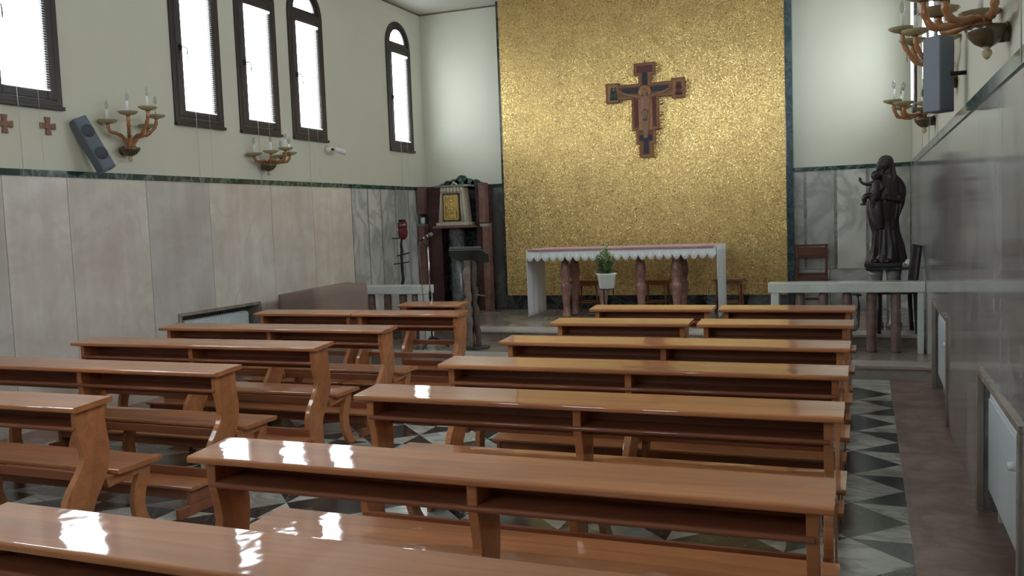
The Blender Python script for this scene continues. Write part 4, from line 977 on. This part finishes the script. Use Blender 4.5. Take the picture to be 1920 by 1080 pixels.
tag(m.build('microphone_cable', simple('grey_cable', (0.16, 0.13, 0.12), 0.5)), 'thin cable hanging from the microphone to the step', 'cable')

# ------------------------------------------------------------------ tabernacle corner
tr = empty('tabernacle_shrine', (-5.80, 12.40, 0.26), 0, 'corner shrine of red-brown stone pillars and dark backdrop at the left of the altar', 'shrine')
def Bt(m, x0, x1, y0, y1, z0, z1, mi=0): m.box(x0+5.80, x1+5.80, y0-12.40, y1-12.40, z0-0.26, z1-0.26, mi)
m = MB(); Bt(m, -6.30, -5.40, 12.56, 12.63, 0.26, 2.15); m.build('backdrop', mBlackBase, tr)
for a, b, ya, yb in ((-6.30, -6.07, 12.35, 12.56), (-5.50, -5.29, 12.38, 12.56)):
    m = MB(); Bt(m, a, b, ya, yb, 0.26, 2.165); m.build('side_panel', mMaroon, tr, bevel=0.004)
for a, b, z0, z1 in ((-6.41, -6.305, 1.75, 2.17), (-6.41, -6.305, 0.26, 1.57), (-5.375, -5.275, 1.59, 2.18), (-5.335, -5.235, 0.26, 1.53)):
    m = MB(); Bt(m, a, b, 12.22, 12.36, z0, z1); m.build('pillar', mPillar, tr, bevel=0.005)
for a, b, z0, z1, y0 in ((-6.405, -6.31, 1.57, 1.60, 12.20), (-5.38, -5.24, 1.53, 1.575, 12.24)):
    m = MB(); Bt(m, a, b, y0, 12.36, z0, z1); m.build('pillar_shelf', mGreyM, tr)
m = MB(); Bt(m, -6.10, -5.45, 12.10, 12.56, 1.52, 1.56); m.build('altar_shelf', mPillar, tr, bevel=0.005)
MB().lathe([(0.14, 0.0), (0.14, 0.05), (0.115, 0.07), (0.11, 0.9), (0.125, 1.22), (0.13, 1.26)], 0.0, -0.08, 24).build('column', mGreyD, tr)
m = MB()
for dx, rr, zz in ((-0.33, 0.085, 2.13), (-0.235, 0.085, 2.17), (-0.125, 0.085, 2.19), (0.0, 0.105, 2.225), (0.125, 0.085, 2.19), (0.235, 0.085, 2.17), (0.33, 0.08, 2.13)):
    m.lathe([(rr, 0), (rr, 0.03)], 0, 0, 24, mat=Matrix.Translation((dx, 0.19, zz-0.26)) @ Matrix.Rotation(PI/2, 4, 'X'))
m.build('scalloped_crest', mGreen, tr)
m = MB(); m.lathe([(0.004, 0), (0.0, 0.0)], 0, 0, 6)
# candle cup on the left pillar shelf
g = MB(); g.lathe([(0.026, 0.0), (0.034, 0.02), (0.038, 0.095), (0.034, 0.098), (0.03, 0.09), (0.01, 0.085)], 0, 0, 18)
tag(g.build('votive_cup', mWhiteP, loc=(-6.355, 12.28, 1.601)), 'small white cup on the ledge of the left shrine pillar', 'cup')
tb = empty('tabernacle', (-5.79, 12.28, 1.561), 0, 'pale stone tabernacle with a golden relief door on the shrine shelf', 'tabernacle')
m = MB(); H_ = 0.575
vs = [(-0.235, -0.13, 0.045), (0.235, -0.13, 0.045), (0.215, 0.13, 0.045), (-0.215, 0.13, 0.045), (-0.185, -0.11, H_), (0.185, -0.11, H_), (0.17, 0.11, H_), (-0.17, 0.11, H_)]
m.add(vs, [(3, 2, 1, 0), (4, 5, 6, 7), (0, 1, 5, 4), (1, 2, 6, 5), (2, 3, 7, 6), (3, 0, 4, 7)])
m.box(-0.265, 0.265, -0.15, 0.13, 0.0, 0.045); m.build('body', mTrav, tb, bevel=0.004)
m = MB()
for k in range(7):
    x = -0.162+0.054*k; m.tube([(x, -0.118, 0.49), (x*1.0, -0.112, H_-0.005)], 0.024, 10)
m.build('fluting', mTrav, tb)
for s_ in (-1, 1):
    for q in (0.165, 0.205): MB().tube([(s_*q, -0.131, 0.05), (s_*(q-0.035), -0.114, 0.50)], 0.014, 8).build('pilaster', mTrav, tb)
m = MB(); m.box(-0.27, 0.27, -0.14, 0.13, H_+0.001, H_+0.032); m.build('cornice', mGreyM, tb, bevel=0.004)
m = MB(); m.tube([(-0.06, 0.0, H_+0.03), (0.0, -0.02, H_+0.07), (0.05, 0.0, H_+0.035)], 0.014, 8); m.build('finial', mTrav, tb)
d = MB(); d.box(-0.142, 0.142, -0.150, -0.120, 0.062, 0.478); do = d.build('door', mFrame, tb, bevel=0.003)
d = MB(); d.box(-0.122, -0.107, -0.158, -0.150, 0.08, 0.46); d.box(0.107, 0.122, -0.158, -0.150, 0.08, 0.46); d.box(-0.122, 0.122, -0.158, -0.150, 0.08, 0.095); d.box(-0.122, 0.122, -0.158, -0.150, 0.445, 0.46); d.build('gold_frame', mGoldF, do)
d = MB(); d.box(-0.107, 0.107, -0.153, -0.150, 0.095, 0.445)
arch = [(-0.088*math.cos(PI*k/12), -0.156, 0.335+0.088*math.sin(PI*k/12)) for k in range(13)]
d.tube([(-0.088, -0.156, 0.12)]+arch+[(0.088, -0.156, 0.12)], 0.006, 6)
d.ball((0, -0.156, 0.365), (0.032, 0.007, 0.012)); d.ball((0, -0.157, 0.30), (0.010, 0.007, 0.030)); d.lathe([(0.020, 0), (0.008, 0.03), (0.007, 0.05), (0.024, 0.075), (0.020, 0.09)], 0, -0.155, 12, mat=Matrix.Translation((0, -0.0, 0.175)), sy=0.3)
for k in range(9): d.ball((-0.06+0.015*k, -0.156, 0.118+0.008*math.sin(k*2.1)), (0.011, 0.006, 0.013), 8, 5)
d.ball((-0.045, -0.156, 0.24), (0.010, 0.005, 0.03), 8, 5); d.ball((0.045, -0.156, 0.24), (0.010, 0.005, 0.03), 8, 5)
d.build('gold_relief', mGold, do)

# ------------------------------------------------------------------ sanctuary lamp stand (iron, red glass)
vx, vy = -6.09, 11.1
r = empty('sanctuary_lamp', (vx, vy, 0.259), 0, 'tall black iron lamp stand with a red glass lamp by the left wall', 'lamp stand')
m = gnarl((-0.03, 0, 0.0), (0.0, 0, 1.14), 0.022, 0.018, 9); m.build('stem', mIron, r)
m = MB()
for z, L0, L1, up in ((1.15, -0.16, 0.0, 0.0), (0.92, -0.09, 0.10, 0.02), (0.80, -0.15, 0.09, 0.015)):
    m.tube(spline([(L0, 0, z-up), (0, 0.005, z), (L1+0.01, 0, z+up)], 3), 0.009, 6)
m.build('iron_branch', mIron, r)
m = MB(); m.lathe([(0.17, 0.0), (0.17, 0.015), (0.05, 0.03)], -0.03, 0, 16); m.build('foot', mIron, r)
m = MB(); m.lathe([(0.03, 1.13), (0.062, 1.17), (0.072, 1.24), (0.06, 1.29), (0.068, 1.31), (0.07, 1.37), (0.045, 1.385)], 0.02, 0, 20); m.build('red_glass', mRedG, r)
m = MB(); m.lathe([(0.05, 1.385), (0.052, 1.41), (0.02, 1.415)], 0.02, 0, 16); m.tube([(0.02+0.07*math.cos(2*PI*k/20), 0.07*math.sin(2*PI*k/20), 1.30) for k in range(21)], 0.005, 6); m.build('lamp_cap', mIron, r)

# ------------------------------------------------------------------ statue of a robed woman with a child
sx_, sy_ = 0.205, 10.75
r = empty('statue', (sx_, sy_, 0.985), 0, 'dark carved statue of a veiled woman holding a child', 'statue')
def body():
    m = MB(); K = 1.0
    # z, cx, rx, cy, ry
    prof = [(0.0, 0.0, 0.205, 0, 0.15), (0.03, 0.005, 0.205, 0, 0.15), (0.09, 0.015, 0.185, 0, 0.14), (0.20, 0.02, 0.165, 0, 0.13), (0.34, 0.0, 0.145, 0, 0.12), (0.46, -0.022, 0.155, 0, 0.12), (0.56, -0.028, 0.168, -0.005, 0.125),
            (0.66, -0.02, 0.172, -0.005, 0.13), (0.76, 0.005, 0.165, 0, 0.125), (0.85, 0.015, 0.15, 0, 0.115), (0.93, 0.02, 0.130, 0.0, 0.095), (0.975, 0.01, 0.095, 0.0, 0.08), (1.0, 0.0, 0.05, 0, 0.05)]
    seg = 56; vs = []
    for z, cx, rx, cy, ry in prof:
        for k in range(seg):
            a = 2*PI*k/seg; fold = (0.055*math.sin(9*a+z*3)+0.03*math.sin(17*a-z*5))*max(0, 1-z/0.95)
            vs.append((cx+rx*math.cos(a)*(1+fold), cy+ry*math.sin(a)*(1+fold), z))
    n = len(prof)
    fs = [(i*seg+k, i*seg+(k+1) % seg, (i+1)*seg+(k+1) % seg, (i+1)*seg+k) for i in range(n-1) for k in range(seg)]
    fs += [tuple(reversed(range(seg))), tuple((n-1)*seg+k for k in range(seg))]
    m.add(vs, fs, 0, True)
    # neck, head with face turned towards the child, veil
    m.tube([(0.0, 0.0, 0.96), (-0.01, -0.01, 1.03)], [0.045, 0.04], 14)
    m.ball((-0.016, -0.020, 1.078), (0.058, 0.068, 0.080), 20, 14)
    m.ball((-0.036, -0.078, 1.068), (0.008, 0.013, 0.018)); m.ball((-0.034, -0.072, 1.040), (0.014, 0.009, 0.006)); m.ball((-0.028, -0.060, 1.015), (0.020, 0.016, 0.012))
    m.ball((-0.052, -0.070, 1.092), (0.015, 0.010, 0.006)); m.ball((-0.006, -0.076, 1.092), (0.015, 0.010, 0.006))
    m.lathe([(0.118, 0.90), (0.098, 0.97), (0.086, 1.04), (0.085, 1.10), (0.076, 1.145), (0.05, 1.178), (0.015, 1.192)], 0.006, 0.034, 24, sy=1.0)
    # mantle falling from the right arm
    m.tube(spline([(0.09, 0.0, 0.92), (0.145, -0.01, 0.84), (0.155, -0.03, 0.74), (0.12, -0.10, 0.70), (0.02, -0.14, 0.715)], 4), [0.055]*5+[0.055]*4+[0.05]*4+[0.032]*4, 14)
    m.tube(spline([(0.135, -0.02, 0.80), (0.15, -0.02, 0.70), (0.14, -0.01, 0.62), (0.12, 0.0, 0.54)], 4), lerp_r([0.05, 0.052, 0.045, 0.02], 13), 14)
    m.tube(spline([(-0.08, 0.0, 0.92), (-0.12, -0.04, 0.84), (-0.14, -0.09, 0.76), (-0.10, -0.14, 0.73)], 4), lerp_r([0.05, 0.046, 0.04, 0.03], 13), 14)
    # long sash folds hanging below the child
    m.tube(spline([(-0.07, -0.12, 0.72), (-0.075, -0.135, 0.60), (-0.06, -0.13, 0.48), (-0.045, -0.12, 0.38)], 4), lerp_r([0.03, 0.045, 0.04, 0.02], 13), 12)
    m.tube(spline([(-0.15, -0.06, 0.70), (-0.14, -0.07, 0.56), (-0.11, -0.09, 0.44), (-0.06, -0.10, 0.36)], 4), lerp_r([0.03, 0.04, 0.035, 0.018], 13), 12)
    for s_ in range(5): m.tube([(-0.13+0.06*s_, -0.128+0.01*abs(s_-2), 0.03), (-0.10+0.045*s_, -0.115, 0.36)], [0.018, 0.010], 8)
    # folds of the mantle across the chest and hanging from the arm
    for k in range(4):
        m.tube(spline([(0.075-0.02*k, -0.060, 0.955-0.02*k), (0.055-0.03*k, -0.098, 0.89-0.02*k), (0.0-0.025*k, -0.112, 0.83-0.015*k)], 3), [0.010]*7, 8)
    for k in range(4):
        m.tube(spline([(0.15-0.03*k, -0.085, 0.70), (0.155-0.034*k, -0.088, 0.60), (0.13-0.03*k, -0.085, 0.50-0.03*k)], 3), lerp_r([0.014, 0.016, 0.006], 7), 8)
    for s_ in (-1, 1): m.tube(spline([(s_*0.072, -0.010, 1.12), (s_*0.086+0.003, -0.016, 1.03), (s_*0.095, -0.06, 0.93), (s_*0.06, -0.10, 0.87)], 3), lerp_r([0.012, 0.015, 0.020, 0.012], 10), 8)
    # toes under the hem
    m.ball((-0.10, -0.14, 0.02), (0.03, 0.04, 0.02)); m.ball((0.02, -0.15, 0.02), (0.03, 0.04, 0.02))
    # hand supporting the child: palm, four fingers, thumb
    m.ball((0.005, -0.150, 0.72), (0.026, 0.016, 0.022))
    for k, L_ in enumerate((0.036, 0.042, 0.040, 0.030)): m.tube(spline([(-0.012, -0.158, 0.735-0.011*k), (-0.03, -0.170, 0.738-0.011*k), (-0.012-L_, -0.166, 0.734-0.011*k)], 2), 0.0060, 6)
    m.tube([(0.008, -0.160, 0.738), (-0.006, -0.172, 0.756), (-0.016, -0.172, 0.768)], 0.0065, 6)
    return m
def child():
    m = MB()
    m.tube(spline([(-0.105, -0.13, 0.73), (-0.105, -0.135, 0.80), (-0.10, -0.13, 0.87), (-0.10, -0.125, 0.905)], 3), lerp_r([0.052, 0.050, 0.046, 0.025], 10), 14)
    m.ball((-0.105, -0.13, 0.945), (0.043, 0.047, 0.048), 16, 12); m.ball((-0.115, -0.176, 0.94), (0.007, 0.010, 0.010)); m.ball((-0.113, -0.166, 0.92), (0.013, 0.009, 0.006))
    for e in (-0.062, 0.0): pass
    # raised arm with open hand
    m.tube(spline([(-0.13, -0.135, 0.875), (-0.175, -0.15, 0.862), (-0.215, -0.155, 0.875), (-0.235, -0.155, 0.895)], 3), lerp_r([0.022, 0.018, 0.014, 0.011], 10), 10)
    m.ball((-0.240, -0.156, 0.905), (0.013, 0.009, 0.014))
    for k in range(4): m.tube([(-0.248+0.0055*k, -0.157, 0.914), (-0.252+0.006*k, -0.160, 0.934-0.002*abs(k-1))], 0.0032, 6)
    m.tube([(-0.230, -0.157, 0.905), (-0.220, -0.160, 0.918)], 0.0034, 6)
    m.tube(spline([(-0.075, -0.14, 0.875), (-0.05, -0.16, 0.84), (-0.06, -0.175, 0.80)], 3), lerp_r([0.02, 0.017, 0.012], 7), 10)
    # legs, knees drawn up
    m.tube(spline([(-0.12, -0.14, 0.735), (-0.175, -0.165, 0.755), (-0.205, -0.165, 0.725), (-0.200, -0.16, 0.685)], 3), lerp_r([0.034, 0.03, 0.024, 0.018], 10), 12)
    m.tube(spline([(-0.09, -0.15, 0.73), (-0.12, -0.19, 0.735), (-0.125, -0.195, 0.69), (-0.12, -0.19, 0.655)], 3), lerp_r([0.034, 0.03, 0.023, 0.017], 10), 12)
    m.ball((-0.215, -0.165, 0.672), (0.028, 0.016, 0.013)); m.ball((-0.13, -0.205, 0.645), (0.018, 0.028, 0.013))
    return m
def remesh(o, v):
    md = o.modifiers.new('remesh', 'REMESH'); md.mode = 'VOXEL'; md.voxel_size = v; md.use_smooth_shade = True
    ms = o.modifiers.new('smooth', 'SMOOTH'); ms.iterations = 2; ms.factor = 0.5
bo = body().build('woman_figure', mStatue, r); remesh(bo, 0.006)
cm = child(); cm.v = [(-0.12+(v[0]+0.12)*1.18, -0.13+(v[1]+0.13)*1.15, 0.80+(v[2]-0.80)*1.14) for v in cm.v]
ch = cm.build('child_figure', mStatue, r); remesh(ch, 0.0045)
m = MB(); m.prism([(-0.225, -0.17), (0.165, -0.17), (0.175, 0.12), (-0.20, 0.14)], -0.045, 0.004, 'z'); m.build('plinth', mStatue, r, bevel=0.008)
r = empty('pedestal', (sx_, sy_, 0.259), 0, 'stone pedestal of short grey columns under the dark statue', 'pedestal')
m = MB(); m.box(-0.21, 0.29, -0.16, 0.14, 0.645, 0.68); m.build('top_slab', mBlackBase, r, bevel=0.004)
for x in (-0.11, 0.08): MB().lathe([(0.085, 0.0), (0.085, 0.04), (0.072, 0.06), (0.075, 0.58), (0.088, 0.645)], x, -0.02, 22).build('column', mGreyM, r)

# dark wooden chair by the right wall, behind the rail
def chair(loc, rz, label, curved):
    r = empty('chair', loc, rz, label, 'chair')
    wd = mStatue if curved else mChair
    MB().box(-0.20, 0.20, -0.20, 0.20, 0.42, 0.45).build('seat', wd, r, bevel=0.006)
    for sx in (-1, 1):
        MB().tube([(sx*0.175, -0.175, 0.42), (sx*0.175, -0.18, 0.0)], 0.02, 6).build('leg', wd, r)
        if curved: MB().tube(spline([(sx*0.175, 0.20, 0.0), (sx*0.175, 0.18, 0.44), (sx*0.175, 0.20, 0.70), (sx*0.175, 0.225, 0.93)], 4), 0.024, 6).build('leg', wd, r)
        else: MB().box(sx*0.185-0.017, sx*0.185+0.017, 0.16, 0.195, 0, 0.86).build('leg', wd, r, bevel=0.003)
    m = MB()
    if curved:
        m.prism(s2([(0.165, 0.50), (0.19, 0.70), (0.225, 0.90), (0.235, 0.93)])+s2([(0.25, 0.92), (0.235, 0.86), (0.22, 0.70), (0.19, 0.50)]), -0.16, 0.16, 'x')
    else:
        m.box(-0.168, 0.168, 0.168, 0.188, 0.70, 0.84); m.box(-0.168, 0.168, 0.170, 0.186, 0.46, 0.50)
    m.build('backrest', wd, r, bevel=0.004)
    if not curved: MB().box(-0.21, 0.21, 0.155, 0.20, 0.855, 0.88).build('top_rail', wd, r, bevel=0.003)
    MB().box(-0.16, 0.16, -0.01, 0.01, 0.15, 0.18).build('stretcher', wd, r)
    return r
chair((-0.675, 12.33, 0.259), 0, 'reddish wooden chair against the back wall beside the gold panel', False)
chair((0.28, 10.33, 0.259), -1.45, 'dark wooden chair with a curved back close to the right wall', True)
g = MB(); g.lathe([(0.02, 0.0), (0.045, 0.01), (0.05, 0.04), (0.03, 0.075), (0.012, 0.085)], 0, 0, 18)
tag(g.build('small_lamp_shade', mWhiteP, loc=(0.437, sy_-0.09, 0.942)), 'small white dome on the pedestal edge beside the dark statue', 'lamp')
m = MB(); rnd = random.Random(2)
for k in range(3):
    m.tube(spline([(-0.01*k, 0.0, 0.0), (0.006*k, -0.01, -0.12), (-0.012+0.01*k, 0, -0.25), (0.005, -0.008, -0.34+0.03*k), (-0.03-0.012*k, -0.01, -0.385), (-0.055, 0, -0.36), (-0.02, 0.01, -0.33)], 5), 0.0045, 6)
m.tube([(0.03, -0.012, -0.02), (-0.06, -0.012, -0.01)], 0.012, 6)
tag(m.build('hanging_cables', mBlackP, loc=(-0.075, 9.585, 0.745)), 'bunch of black cables hanging from the right rail beside the pews', 'cable')

# remaining unused template check
for p in (full, half, desk, prie, tall, low): assert p in used
